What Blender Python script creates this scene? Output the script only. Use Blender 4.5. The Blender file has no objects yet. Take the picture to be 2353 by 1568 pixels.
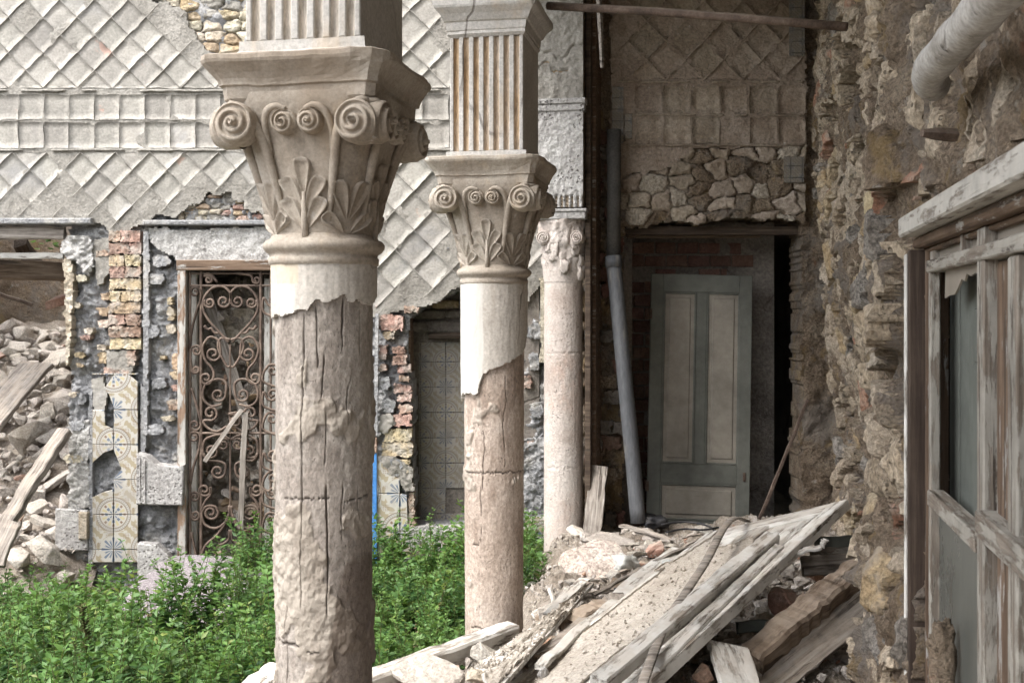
import bpy, bmesh, math, random
import numpy as np
from mathutils import Vector, Matrix, Euler

R = math.radians
sc = bpy.context.scene
COL = sc.collection
EYE = 2.15                      # camera height above the courtyard ground

# ------------------------------------------------------------------ camera
cam_d = bpy.data.cameras.new("camera")
cam_d.lens = 40.0
cam_d.sensor_width = 36.0
cam_d.shift_y = -0.025
cam_d.clip_end = 500
cam_d.dof.use_dof = True
cam_d.dof.focus_distance = 5.0
cam_d.dof.aperture_fstop = 9.0
cam = bpy.data.objects.new("camera", cam_d)
cam.location = (0, 0, EYE)
cam.rotation_euler = (R(90), 0, 0)
COL.objects.link(cam)
sc.camera = cam

# ------------------------------------------------------------------ sky and sun (bright overcast)
SUN_EL, SUN_AZ = R(56), R(-128)     # azimuth of the sun, clockwise from +Y
world = bpy.data.worlds.new("World")
sc.world = world
world.use_nodes = True
wn = world.node_tree
sky = wn.nodes.new("ShaderNodeTexSky")
sky.sky_type = 'NISHITA'
sky.sun_disc = False
sky.sun_elevation = SUN_EL
sky.sun_rotation = SUN_AZ
sky.dust_density = 3.0
hsv = wn.nodes.new("ShaderNodeHueSaturation")
hsv.inputs["Saturation"].default_value = 0.3      # cloud cover: a nearly white sky
wn.links.new(sky.outputs[0], hsv.inputs["Color"])
bg = wn.nodes["Background"]
bg.inputs["Strength"].default_value = 0.15
wn.links.new(hsv.outputs[0], bg.inputs["Color"])

sun_d = bpy.data.lights.new("sun", 'SUN')
sun_d.energy = 0.6
sun_d.angle = R(32)
sun_d.color = (1.0, 0.96, 0.9)
sun = bpy.data.objects.new("sun", sun_d)
sd = Vector((math.sin(SUN_AZ) * math.cos(SUN_EL), math.cos(SUN_AZ) * math.cos(SUN_EL), math.sin(SUN_EL)))
sun.rotation_euler = (-sd).to_track_quat('-Z', 'Y').to_euler()
sun.location = (-4, -2, 12)
COL.objects.link(sun)

sc.view_settings.view_transform = 'Standard'
sc.view_settings.look = 'None'
sc.view_settings.gamma = 1
sc.view_settings.exposure = 2.35
sc.render.engine = 'CYCLES'
sc.cycles.use_denoising = True
sc.cycles.max_bounces = 6
sc.cycles.diffuse_bounces = 4

# ------------------------------------------------------------------ measuring and noise helpers
FPX, CX, HY = 2613.0, 1176.0, 725.0    # focal length, centre and horizon in survey units


def P(px, py, Y):
    """survey reading (px, py) taken at distance Y -> point in the place"""
    return np.array(((px - CX) / FPX * Y, Y, EYE + (HY - py) / FPX * Y))


def hsh(ix, iy, iz, seed):
    h = (ix.astype(np.int64) * 374761393 + iy.astype(np.int64) * 668265263 + iz.astype(np.int64) * 2147483647 + seed * 974634777) & 0xffffffff
    h = ((h ^ (h >> 13)) * 1274126177) & 0xffffffff
    h = ((h ^ (h >> 16)) * 2246822519) & 0xffffffff
    return ((h ^ (h >> 15)) & 0xffffff) / float(0xffffff)


def noise(x, y, z=0.0, seed=0):
    x, y, z = np.broadcast_arrays(np.asarray(x, float), np.asarray(y, float), np.asarray(z, float))
    xi, yi, zi = np.floor(x), np.floor(y), np.floor(z)
    fx, fy, fz = x - xi, y - yi, z - zi
    sx, sy, sz = [f * f * (3 - 2 * f) for f in (fx, fy, fz)]
    r = 0
    for a in (0, 1):
        for b in (0, 1):
            for c in (0, 1):
                w = (sx if a else 1 - sx) * (sy if b else 1 - sy) * (sz if c else 1 - sz)
                r = r + w * hsh(xi + a, yi + b, zi + c, seed)
    return r * 2 - 1


def fbm(x, y, z=0.0, oct=4, seed=0, gain=0.5):
    r, a, f = 0, 1.0, 1.0
    for o in range(oct):
        r = r + a * noise(np.asarray(x) * f, np.asarray(y) * f, np.asarray(z) * f, seed + o * 17)
        a *= gain
        f *= 2.03
    return r


def smooth(a, b, x):
    t = np.clip((x - a) / (b - a), 0, 1)
    return t * t * (3 - 2 * t)


def inpoly(px, py, poly):
    px, py = np.asarray(px, float), np.asarray(py, float)
    r = np.zeros(px.shape, bool)
    n = len(poly)
    for i in range(n):
        x1, y1 = poly[i]
        x2, y2 = poly[(i + 1) % n]
        if y1 == y2:
            continue
        c = ((y1 > py) != (y2 > py)) & (px < (x2 - x1) * (py - y1) / (y2 - y1) + x1)
        r ^= c
    return r


# ------------------------------------------------------------------ mesh and object helpers
OFF = {}


def mesh(name, V, F, smooth_=False, mat=None):
    me = bpy.data.meshes.new(name)
    V = np.asarray(V, np.float32).reshape(-1, 3)
    if isinstance(F, np.ndarray):
        n, k = F.shape
        me.vertices.add(len(V))
        me.vertices.foreach_set("co", V.ravel())
        me.loops.add(n * k)
        me.loops.foreach_set("vertex_index", F.astype(np.int32).ravel())
        me.polygons.add(n)
        me.polygons.foreach_set("loop_start", np.arange(0, n * k, k, dtype=np.int32))
        me.update(calc_edges=True)
    else:
        me.from_pydata(V.tolist(), [], [list(f) for f in F])
    if smooth_:
        me.polygons.foreach_set("use_smooth", np.ones(len(me.polygons), bool))
    if mat is not None:
        me.materials.append(mat)
    return me


def tag(o, label=None, cat=None, group=None, kind=None):
    if label: o["label"] = label
    if cat: o["category"] = cat
    if group: o["group"] = group
    if kind: o["kind"] = kind
    return o


def thing(name, label, cat, loc=(0, 0, 0), rotz=0.0, group=None):
    o = bpy.data.objects.new(name, None)
    o.empty_display_size = 0.1
    o.location = loc
    o.rotation_euler = (0, 0, rotz)
    COL.objects.link(o)
    OFF[o.name] = Vector(loc)
    return tag(o, label, cat, group)


def obj(name, me, loc=(0, 0, 0), rot=(0, 0, 0), scale=(1, 1, 1), parent=None):
    """object in its parent's local frame (or the world)"""
    o = bpy.data.objects.new(name, me)
    o.location, o.rotation_euler, o.scale = loc, rot, scale
    COL.objects.link(o)
    if parent is not None:
        o.parent = parent
    return o


def wpart(name, me, parent):
    """part whose mesh is in world coordinates, under an unrotated thing or its part"""
    off = OFF[parent.name]
    me.transform(Matrix.Translation(-off))
    o = obj(name, me, parent=parent)
    OFF[o.name] = off
    return o


def top(name, me, label, cat, group=None, kind=None):
    """top-level mesh given in world coordinates; origin moved to its base"""
    n = len(me.vertices)
    a = np.empty(n * 3, np.float32)
    me.vertices.foreach_get("co", a)
    a = a.reshape(-1, 3)
    c = (a.min(0) + a.max(0)) / 2
    c[2] = a[:, 2].min()
    me.transform(Matrix.Translation(-Vector(c.tolist())))
    o = obj(name, me, loc=c.tolist())
    OFF[o.name] = Vector(c.tolist())
    return tag(o, label, cat, group, kind)


def copy_tree(o, parent=None):
    c = o.copy()
    COL.objects.link(c)
    c.parent = parent
    for ch in o.children:
        copy_tree(ch, c)
    return c


class MB:
    def __init__(s):
        s.v, s.f = [], []

    def add(s, V, F):
        n = len(s.v)
        s.v.extend([tuple(p) for p in V])
        s.f.extend([tuple(i + n for i in f) for f in F])
        return s

    def box(s, x0, x1, y0, y1, z0, z1):
        V = [(x, y, z) for z in (z0, z1) for y in (y0, y1) for x in (x0, x1)]
        return s.add(V, [(0, 2, 3, 1), (4, 5, 7, 6), (0, 1, 5, 4), (2, 6, 7, 3), (0, 4, 6, 2), (1, 3, 7, 5)])

    def bbox(s, x0, x1, y0, y1, z0, z1, b=.004):
        """box with its front (-y) edges chamfered"""
        V = [(x0, y1, z0), (x1, y1, z0), (x1, y1, z1), (x0, y1, z1),
             (x0, y0 + b, z0), (x1, y0 + b, z0), (x1, y0 + b, z1), (x0, y0 + b, z1),
             (x0 + b, y0, z0 + b), (x1 - b, y0, z0 + b), (x1 - b, y0, z1 - b), (x0 + b, y0, z1 - b)]
        F = [(0, 3, 2, 1), (8, 9, 10, 11)]
        for i in range(4):
            j = (i + 1) % 4
            F += [(i, j, 4 + j, 4 + i), (4 + i, 4 + j, 8 + j, 8 + i)]
        return s.add(V, F)

    def tube(s, pts, r, n=8, cap=True, squash=1.0):
        pts = [Vector(p) for p in pts]
        rs = r if hasattr(r, '__len__') else [r] * len(pts)
        m = len(pts)
        up = Vector((0, 0, 1))
        d0 = (pts[1] - pts[0]).normalized()
        if abs(d0.dot(up)) > .9: up = Vector((0, 1, 0))
        nx = d0.cross(up).normalized()
        V, F = [], []
        for i, p in enumerate(pts):
            d = (pts[min(i + 1, m - 1)] - pts[max(i - 1, 0)]).normalized()
            nx = (nx - d * nx.dot(d)).normalized()
            ny = d.cross(nx)
            for k in range(n):
                a = 2 * math.pi * k / n
                V.append(p + nx * math.cos(a) * rs[i] + ny * math.sin(a) * rs[i] * squash)
        for i in range(m - 1):
            for k in range(n):
                k2 = (k + 1) % n
                F.append((i * n + k, i * n + k2, (i + 1) * n + k2, (i + 1) * n + k))
        if cap:
            F.append(tuple(range(n))[::-1])
            F.append(tuple((m - 1) * n + k for k in range(n)))
        return s.add(V, F)

    def mesh(s, name, mat=None, smooth_=False):
        return mesh(name, s.v, s.f, smooth_, mat)


def plate(u0, u1, v0, v1, nu, nv, mask, hf, mp, thick, wrap=False):
    """cells of a (u,v) grid inside mask, raised by hf, mapped by mp(u,v,h), with a skirt of the given thickness.
    returns V, F(quads), and the (u, v) of each vertex"""
    us, vs = np.linspace(u0, u1, nu + 1), np.linspace(v0, v1, nv + 1)
    U, Vv = np.meshgrid(us, vs, indexing='ij')
    uc, vc = (U[:-1, :-1] + U[1:, 1:]) / 2, (Vv[:-1, :-1] + Vv[1:, 1:]) / 2
    M = np.ones((nu, nv), bool) if mask is None else mask(uc, vc)
    H = hf(U, Vv) + 0 * U
    front = mp(U, Vv, H)
    back = mp(U, Vv, (H - thick) if thick < 0 else (0 * H - thick))
    I = np.arange((nu + 1) * (nv + 1)).reshape(nu + 1, nv + 1)
    q = np.stack([I[:-1, :-1], I[1:, :-1], I[1:, 1:], I[:-1, 1:]], -1)[M]
    N = (nu + 1) * (nv + 1)
    Mp = np.zeros((nu + 2, nv + 2), bool)
    Mp[1:-1, 1:-1] = M
    sk = []
    c = M & ~Mp[:-2, 1:-1]; sk.append(np.stack([I[:-1, :-1][c], I[:-1, 1:][c]], -1))
    c = M & ~Mp[2:, 1:-1]; sk.append(np.stack([I[1:, 1:][c], I[1:, :-1][c]], -1))
    c = M & ~Mp[1:-1, :-2]; sk.append(np.stack([I[1:, :-1][c], I[:-1, :-1][c]], -1))
    c = M & ~Mp[1:-1, 2:]; sk.append(np.stack([I[:-1, 1:][c], I[1:, 1:][c]], -1))
    e = np.concatenate(sk)
    if wrap:      # no skirt along the seam
        seam = np.isin(e, I[0]).all(1) | np.isin(e, I[-1]).all(1)
        e = e[~seam]
    V = np.concatenate([front.reshape(-1, 3), front.reshape(-1, 3), back.reshape(-1, 3)])
    s = np.stack([e[:, 0] + N, e[:, 1] + N, e[:, 1] + 2 * N, e[:, 0] + 2 * N], -1)
    F = np.concatenate([q, s])
    used = np.unique(F)
    remap = np.full(len(V), -1)
    remap[used] = np.arange(len(used))
    uv = np.concatenate([np.stack([U.ravel(), Vv.ravel()], -1)] * 3)[used]
    return V[used], remap[F], uv


def back_map(Y0):
    """survey (u,v) on a wall plane at distance Y0, h toward the viewer side"""
    k = Y0 / FPX
    return lambda u, v, h: np.stack([(u - CX) * k, Y0 - h + 0 * u, EYE + (HY - v) * k], -1)


def prism(poly, Y, t, chamfer=0.0, jit=0.0, rnd=random, tilt=0.0):
    """flat polygon (survey coords on plane Y), standing t proud of that plane"""
    pts = [P(x + rnd.uniform(-jit, jit), y + rnd.uniform(-jit, jit), Y) for x, y in poly]
    c = sum(pts) / len(pts)
    n = len(pts)
    V = []
    for p in pts: V.append((p[0], p[1] + .004, p[2]))
    for p in pts: V.append((p[0], p[1] - t + chamfer, p[2]))
    tx, tz = rnd.uniform(-tilt, tilt), rnd.uniform(-tilt, tilt)
    for p in pts:
        d = p - c
        L = max(np.linalg.norm(d), 1e-6)
        q = c + d * max(0.0, 1 - chamfer / L * 1.3)
        V.append((q[0], q[1] - t + d[0] * tx + d[2] * tz, q[2]))
    F = [tuple(range(2 * n, 3 * n))]
    for a in (0, 1):
        for i in range(n):
            j = (i + 1) % n
            F.append((a * n + i, a * n + j, (a + 1) * n + j, (a + 1) * n + i))
    return V, F


def rock_mesh(seed, box=(1, 1, 1), npts=15, bev=.07, power=3.0, mat=None, cuts=0, rough=.03):
    rn = random.Random(seed)
    bm = bmesh.new()
    for i in range(npts):
        while True:
            p = [rn.uniform(-1, 1) for _ in range(3)]
            q = sum(abs(c) ** power for c in p)
            if .45 < q <= 1.0: break
        s = (1 / q) ** (1 / power) * rn.uniform(.82, 1)
        bm.verts.new([c * s * b * .5 for c, b in zip(p, box)])
    r = bmesh.ops.convex_hull(bm, input=bm.verts)
    bmesh.ops.delete(bm, geom=list({v for v in r['geom_interior'] + r['geom_unused'] if isinstance(v, bmesh.types.BMVert)}), context='VERTS')
    bmesh.ops.dissolve_limit(bm, angle_limit=R(14), verts=bm.verts, edges=bm.edges)
    if bev: bmesh.ops.bevel(bm, geom=list(bm.edges), offset=bev * min(box), segments=1, profile=.6, affect='EDGES', clamp_overlap=True)
    if cuts:
        bmesh.ops.triangulate(bm, faces=bm.faces)
        bmesh.ops.subdivide_edges(bm, edges=list(bm.edges), cuts=cuts, use_grid_fill=True)
        co = np.array([v.co for v in bm.verts]) / max(box)
        d = np.stack([fbm(co[:, 0] * 5 + 9 * q, co[:, 1] * 5 + seed, co[:, 2] * 5, 4, seed + q) for q in range(3)], -1) * rough * max(box)
        for v, dd in zip(bm.verts, d): v.co += Vector(dd)
    bmesh.ops.recalc_face_normals(bm, faces=bm.faces)
    me = bpy.data.meshes.new("rock")
    bm.to_mesh(me)
    bm.free()
    if mat: me.materials.append(mat)
    return me


def lump_mesh(seed, box=(1, 1, 1), n=5, round_=.45, amp=.12, mat=None, freq=2.2):
    """rounded rough block: a subdivided cube drawn toward a ball and roughened"""
    g = np.linspace(-1, 1, n + 1)
    V, F, idx = [], [], {}

    def vid(p):
        k = tuple(np.round(p, 5))
        if k not in idx:
            idx[k] = len(V)
            V.append(p)
        return idx[k]
    for ax in range(3):
        for sgn in (-1, 1):
            for i in range(n):
                for j in range(n):
                    q = []
                    for a, b in ((i, j), (i + 1, j), (i + 1, j + 1), (i, j + 1)):
                        p = [0, 0, 0]
                        p[ax] = sgn
                        p[(ax + 1) % 3] = g[a]
                        p[(ax + 2) % 3] = g[b]
                        q.append(vid(tuple(p)))
                    F.append(q if sgn > 0 else q[::-1])
    V = np.array(V)
    L = np.linalg.norm(V, axis=1, keepdims=True)
    V = V * (1 - round_) + V / L * round_ * 1.15
    d = fbm(V[:, 0] * freq + seed * 7.1, V[:, 1] * freq, V[:, 2] * freq, 3, seed)
    V = V * (1 + amp * d[:, None])
    V = V * np.array(box) * .5
    return mesh("lump", V, np.array(F), True, mat)


def worley(x, y, seed, jit=.9):
    """nearest and second nearest jittered lattice point: distances and the id of the nearest"""
    xi, yi = np.floor(x), np.floor(y)
    d1 = np.full(x.shape, 9.)
    d2 = np.full(x.shape, 9.)
    cid = np.zeros(x.shape, np.int64)
    for a in (-1, 0, 1):
        for b in (-1, 0, 1):
            cx, cy = xi + a, yi + b
            px = cx + .5 + jit * (hsh(cx, cy, cx * 0, seed) - .5)
            py = cy + .5 + jit * (hsh(cx, cy, cx * 0 + 1, seed) - .5)
            d = np.hypot(x - px, y - py)
            k = ((cx + 500) * 4096 + (cy + 500)).astype(np.int64)
            near = d < d1
            d2 = np.where(near, d1, np.minimum(d2, d))
            cid = np.where(near, k, cid)
            d1 = np.where(near, d, d1)
    return d1, d2, cid


def cell_stones(place, mp, u0, u1, v0, v1, cu, cv, res, region, pick, heights, seed, joint=.10, skip=.12, jit=.9, warp=.12, rough=.006, fr=.9, thick=.06, unit=1.0):
    """irregular masonry: one rough-edged stone per cell; place(V, F, cell number, material, centre) makes the object"""
    rn = random.Random(seed)
    nu, nv = int((u1 - u0) / res), int((v1 - v0) / res)
    us, vs = np.linspace(u0, u1, nu + 1), np.linspace(v0, v1, nv + 1)
    U, Vv = np.meshgrid((us[:-1] + us[1:]) / 2, (vs[:-1] + vs[1:]) / 2, indexing='ij')
    wx = U / cu + warp * fbm(U / cu * 2, Vv / cv * 2, 0, 3, seed + 1)
    wy = Vv / cv + warp * fbm(U / cu * 2, Vv / cv * 2, 5, 3, seed + 2)
    d1, d2, cid = worley(wx, wy, seed, jit)
    ok = ((d2 - d1) > joint * (1 + .8 * fbm(U / cu * 3, Vv / cv * 3, 2, 2, seed + 3))) & region(U, Vv)
    ids = np.unique(cid[ok])
    n = 0
    for c in ids:
        sel = ok & (cid == c)
        if sel.sum() < 8 or rn.random() < skip: continue
        iu, iv = np.where(sel)
        a0, a1, b0, b1 = iu.min(), iu.max() + 1, iv.min(), iv.max() + 1
        sub = sel[a0:a1, b0:b1]
        h0 = rn.uniform(*heights)
        tu, tv = rn.uniform(-1, 1), rn.uniform(-1, 1)
        uc, vc = (us[a0] + us[a1]) / 2, (vs[b0] + vs[b1]) / 2
        sd_ = rn.randrange(1000)

        def hf(u, v):
            x, y = u / cu + warp * fbm(u / cu * 2, v / cv * 2, 0, 3, seed + 1), v / cv + warp * fbm(u / cu * 2, v / cv * 2, 5, 3, seed + 2)
            e1, e2, _ = worley(x, y, seed, jit)
            edge = smooth(joint * .3, joint + .22, e2 - e1)
            return h0 + rough * 2.2 * (tu * (u - uc) / cu + tv * (v - vc) / cv) + rough * fbm(u / cu * 3 * fr, v / cv * 3 * fr, sd_, 4, seed + 5, .6) - rough * 2.5 * (1 - edge)
        V, F, _ = plate(us[a0], us[a1], vs[b0], vs[b1], a1 - a0, b1 - b0, lambda u, v: sub, hf, mp, thick)
        place(V, F, n, pick(rn), (uc, vc))
        n += 1
    return n


def grade(o_me, name, vals):
    a = o_me.attributes.new(name, 'FLOAT', 'POINT')
    a.data.foreach_set("value", np.asarray(vals, np.float32))


# ------------------------------------------------------------------ materials
MATS = {}


class NT:
    def __init__(s, name):
        s.m = bpy.data.materials.new(name)
        s.m.use_nodes = True
        s.t = s.m.node_tree
        s.b = s.t.nodes["Principled BSDF"]
        MATS[name] = s.m

    def n(s, typ, **kw):
        nd = s.t.nodes.new("ShaderNode" + typ)
        for k, v in kw.items():
            if k in nd.inputs: s.put(nd.inputs[k], v)
            else: setattr(nd, k, v)
        return nd

    def put(s, inp, v):
        if isinstance(v, bpy.types.NodeSocket): s.t.links.new(v, inp)
        elif hasattr(v, '__len__') and len(v) == 3 and inp.type == 'RGBA': inp.default_value = (*v, 1)
        else: inp.default_value = v

    def math(s, op, a, b=None, c=None, clamp=False):
        nd = s.t.nodes.new("ShaderNodeMath")
        nd.operation = op
        nd.use_clamp = clamp
        for i, v in enumerate((a, b, c)):
            if v is not None: s.put(nd.inputs[i], v)
        return nd.outputs[0]

    def mix(s, f, a, b, mode='MIX'):
        nd = s.t.nodes.new("ShaderNodeMix")
        nd.data_type = 'RGBA'
        nd.blend_type = mode
        s.put(nd.inputs[0], f)
        s.put(nd.inputs[6], a)
        s.put(nd.inputs[7], b)
        return nd.outputs[2]

    def ramp(s, f, stops):
        nd = s.t.nodes.new("ShaderNodeValToRGB")
        els = nd.color_ramp.elements
        while len(els) < len(stops): els.new(0.5)
        for e, (p, c) in zip(els, stops):
            e.position = p
            e.color = (*c, 1) if len(c) == 3 else c
        s.put(nd.inputs[0], f)
        return nd.outputs[0]

    def coord(s, kind='world', scale=(1, 1, 1)):
        if kind == 'world': src = s.n("NewGeometry").outputs["Position"]
        elif kind == 'object': src = s.n("TexCoord").outputs["Object"]
        else: src = s.n("TexCoord").outputs["UV"]
        mp = s.n("Mapping")
        s.t.links.new(src, mp.inputs[0])
        mp.inputs["Scale"].default_value = scale
        return mp.outputs[0]

    def noise(s, vec, scale, detail=6, rough=.6, dist=0.0):
        nd = s.n("TexNoise")
        s.put(nd.inputs["Vector"], vec)
        nd.inputs["Scale"].default_value = scale
        nd.inputs["Detail"].default_value = detail
        nd.inputs["Roughness"].default_value = rough
        nd.inputs["Distortion"].default_value = dist
        return nd.outputs[0]

    def voro(s, vec, scale, feature='F1', out=0, rnd=1.0):
        nd = s.n("TexVoronoi", feature=feature)
        s.put(nd.inputs["Vector"], vec)
        nd.inputs["Scale"].default_value = scale
        nd.inputs["Randomness"].default_value = rnd
        return nd.outputs[out]

    def step(s, x, a, b):
        nd = s.n("MapRange", interpolation_type='SMOOTHSTEP')
        s.put(nd.inputs[0], x)
        nd.inputs[1].default_value, nd.inputs[2].default_value = a, b
        return nd.outputs[0]

    def objvar(s, col, amt, hue=0.0):
        r = s.n("ObjectInfo").outputs["Random"]
        h = s.n("HueSaturation")
        s.put(h.inputs["Color"], col)
        s.put(h.inputs["Value"], s.math('MULTIPLY_ADD', r, 2 * amt, 1 - amt))
        if hue:
            s.put(h.inputs["Hue"], s.math('MULTIPLY_ADD', s.math('FRACT', s.math('MULTIPLY', r, 7.3)), 2 * hue, .5 - hue))
        return h.outputs[0]

    def bump(s, height, strength, dist, prev=None):
        b = s.n("Bump")
        b.inputs["Strength"].default_value = strength
        b.inputs["Distance"].default_value = dist
        s.put(b.inputs["Height"], height)
        if prev is not None: s.put(b.inputs["Normal"], prev)
        return b.outputs[0]

    def done(s, col, rough=.9, normal=None, spec=.25, metal=0.0):
        s.put(s.b.inputs["Base Color"], col)
        s.put(s.b.inputs["Roughness"], rough)
        s.b.inputs["Specular IOR Level"].default_value = spec
        s.b.inputs["Metallic"].default_value = metal
        if normal is not None: s.put(s.b.inputs["Normal"], normal)
        return s.m


def even(cols, lo=.3, hi=.7):
    n = len(cols)
    return [(lo + (hi - lo) * i / max(1, n - 1), c) for i, c in enumerate(cols)]


def earthy(name, cols, scale=3, bump=.5, bscale=60, bdist=.01, rough=.92, var=.1, hue=0.0, coord='world', stretch=(1, 1, 1),
           pits=None, stains=None, fine=.3, dust=None, cracks=None):
    """weathered mineral surface: patches, fine grain, pits and stains"""
    t = NT(name)
    c = t.coord(coord, stretch)
    col = t.ramp(t.noise(c, scale, 8, .62), even(cols))
    g = t.noise(c, bscale, 5, .7)
    col = t.mix(fine, col, t.ramp(g, [(.36, (.10, .10, .10)), (.64, (.92, .92, .92))]), 'OVERLAY')
    if stains:
        for (sc_, lo, hi, sc_col, amt, st) in stains:
            c2 = t.coord('world', st)
            m = t.step(t.noise(c2, sc_, 7, .65), lo, hi)
            col = t.mix(t.math('MULTIPLY', m, amt), col, sc_col)
    h = t.math('ADD', t.math('MULTIPLY', g, .6), t.noise(c, bscale * .3, 6, .6))
    if pits:
        ps, pr, pst = pits
        v = t.voro(t.coord('world', pst), ps)
        pm = t.math('SUBTRACT', 1.0, t.step(v, pr * .5, pr))
        pm = t.math('MULTIPLY', pm, t.step(t.noise(c, ps * .12, 3), .45, .6))
        h = t.math('SUBTRACT', h, t.math('MULTIPLY', pm, 1.2))
        col = t.mix(t.math('MULTIPLY', pm, .45), col, (.10, .085, .07))
    if cracks:
        cs, cw, cst = cracks
        cc = t.coord('world', cst)
        v = t.voro(t.mix(.18, cc, t.n("TexNoise", Vector=cc, Scale=cs * 1.4).outputs[1]), cs, 'DISTANCE_TO_EDGE')
        cm = t.math('MULTIPLY', t.math('SUBTRACT', 1.0, t.step(v, cw * .3, cw)), t.step(t.noise(cc, cs * .5, 2), .5, .62))
        h = t.math('SUBTRACT', h, cm)
        col = t.mix(t.math('MULTIPLY', cm, .6), col, (.07, .055, .045))
    if dust:
        nz = t.n("SeparateXYZ", Vector=t.n("NewGeometry").outputs["Normal"]).outputs[2]
        dm = t.math('MULTIPLY', t.step(nz, .25, .8), t.step(t.noise(c, 9, 5), .3, .62))
        col = t.mix(t.math('MULTIPLY', dm, dust[1]), col, dust[0])
    if var: col = t.objvar(col, var, hue)
    return t.done(col, rough, t.bump(h, bump, bdist * 2.2))


def wood(name, cols, dustcol=None, dust=.0, bump=.5, rough=.8, var=.12, grain=26, paint=None, peel=(.45, .55), tilt=True):
    """boards with grain along their own x axis, optionally with flaking paint and settled dust"""
    t = NT(name)
    c = t.coord('object', (1.4, grain, grain))
    ri = t.n("ObjectInfo").outputs["Random"]
    off = t.n("VectorMath", operation='ADD')
    t.put(off.inputs[0], c)
    t.put(off.inputs[1], t.n("CombineXYZ", X=t.math('MULTIPLY', ri, 37.0), Y=t.math('MULTIPLY', ri, 91.0)).outputs[0])
    c = off.outputs[0]
    g = t.noise(c, 2.2, 8, .66, .3)
    col = t.ramp(g, even(cols, .32, .68))
    cr = t.step(t.noise(c, 1.3, 4, .5, .2), .40, .33)
    col = t.mix(t.math('MULTIPLY', cr, .75), col, (.045, .035, .028))
    h = t.math('SUBTRACT', g, t.math('MULTIPLY', cr, .8))
    w = t.coord('world')
    if paint is not None:
        pm = t.step(t.math('ADD', t.noise(t.coord('object', (3.5, 16, 16)), 1.6, 8, .7), t.math('MULTIPLY', g, .25)), peel[0] + .1, peel[1] + .1)
        pc = t.mix(t.step(t.noise(w, 2.3, 6), .35, .7), paint, tuple(x * .72 for x in paint))
        col = t.mix(pm, col, pc)
        h = t.math('ADD', t.math('MULTIPLY', h, .6), t.math('MULTIPLY', pm, .5))
    col = t.mix(.35, col, t.ramp(t.noise(w, 11, 6, .7), [(.3, (.3, .29, .28)), (.7, (.75, .74, .72))]), 'OVERLAY')
    if dustcol is not None:
        nz = t.n("SeparateXYZ", Vector=t.n("NewGeometry").outputs["Normal"]).outputs[2]
        dm = t.math('MULTIPLY', t.step(nz, .3, .85), t.step(t.noise(w, 6, 7, .7), .38, .6))
        col = t.mix(t.math('MULTIPLY', dm, dust), col, dustcol)
    col = t.objvar(col, var)
    return t.done(col, rough, t.bump(h, bump, .006))


DUST = (.46, .385, .31)
LIME = (.60, .585, .56)

stucco = earthy("stucco", [(.235, .22, .195), (.30, .283, .252), (.36, .338, .30)], 2.2, .45, 55, .009, var=.13, hue=.006, fine=.2,
                pits=(52, .17, (1, 1, 1)), stains=[(1.1, .52, .68, (.245, .245, .25), .6, (1, 1, 1)), (3.2, .66, .70, (.46, .29, .225), .6, (1, 1, 1)), (2.1, .56, .7, (.40, .37, .32), .5, (1, 1, 1)), (3.5, .55, .72, (.22, .21, .195), .45, (1.6, 1, .14))])
stucco_bed = earthy("stucco_bed", [(.205, .19, .165), (.275, .258, .228), (.335, .316, .282)], 4, .7, 50, .012, var=.05, fine=.28, pits=(50, .18, (1, 1, 1)))
mortar = earthy("mortar", [(.21, .213, .22), (.32, .32, .322), (.42, .412, .40)], 4.5, .85, 60, .022, var=.05, fine=.36,
                stains=[(2.5, .55, .66, (.50, .47, .42), .7, (1, 1, 1)), (7, .64, .7, (.17, .165, .16), .5, (1, 1, 1))])
mortar_warm = earthy("mortar_warm", [(.16, .115, .075), (.30, .23, .165), (.41, .335, .25)], 5, 1.0, 70, .03, var=.08, fine=.5,
                     stains=[(2.6, .5, .62, (.30, .265, .23), .7, (1, 1, .8)), (4, .56, .64, (.36, .25, .11), .55, (1, 1, .8)), (9, .6, .68, (.50, .46, .40), .6, (1, 1, 1)), (5, .64, .70, (.28, .125, .075), .6, (1, 1, .8)), (14, .62, .68, (.07, .05, .035), .7, (1, 1, 1))])
lime = earthy("lime_plaster", [(.38, .365, .345), (.49, .475, .45), (.58, .565, .54)], 6, 1.0, 60, .02, var=.04, fine=.4)
brick_m = earthy("brick_red", [(.29, .175, .13), (.37, .255, .20), (.43, .335, .28)], 9, 1.0, 60, .014, var=.18, hue=.015, fine=.45, pits=(30, .25, (1, 1, 1)), stains=[(7, .47, .62, (.46, .41, .35), .8, (1, 1, 1)), (4, .55, .66, (.27, .25, .23), .7, (1, 1, 1))])
brick_y = earthy("brick_yellow", [(.40, .30, .18), (.49, .39, .26), (.53, .455, .35)], 9, 1.0, 60, .014, var=.14, hue=.015, fine=.45, pits=(30, .25, (1, 1, 1)), stains=[(7, .47, .62, (.47, .43, .375), .8, (1, 1, 1)), (4, .57, .66, (.28, .26, .24), .6, (1, 1, 1))])
tufa = earthy("tufa_stone", [(.32, .225, .125), (.40, .315, .21), (.45, .385, .295)], 5, 1.0, 40, .015, var=.16, hue=.015, fine=.45, stains=[(5, .52, .66, (.45, .405, .345), .75, (1, 1, 1))])
pale_stone = earthy("pale_stone", [(.40, .335, .24), (.50, .445, .35), (.56, .515, .43)], 6, 1.0, 55, .014, var=.1, hue=.012, fine=.4)
rubble_m = earthy("rubble", [(.36, .315, .268), (.48, .435, .385), (.58, .545, .50)], 4.5, 1.0, 60, .012, var=.2, hue=.012, fine=.42, dust=((.47, .41, .345), .5))
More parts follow.
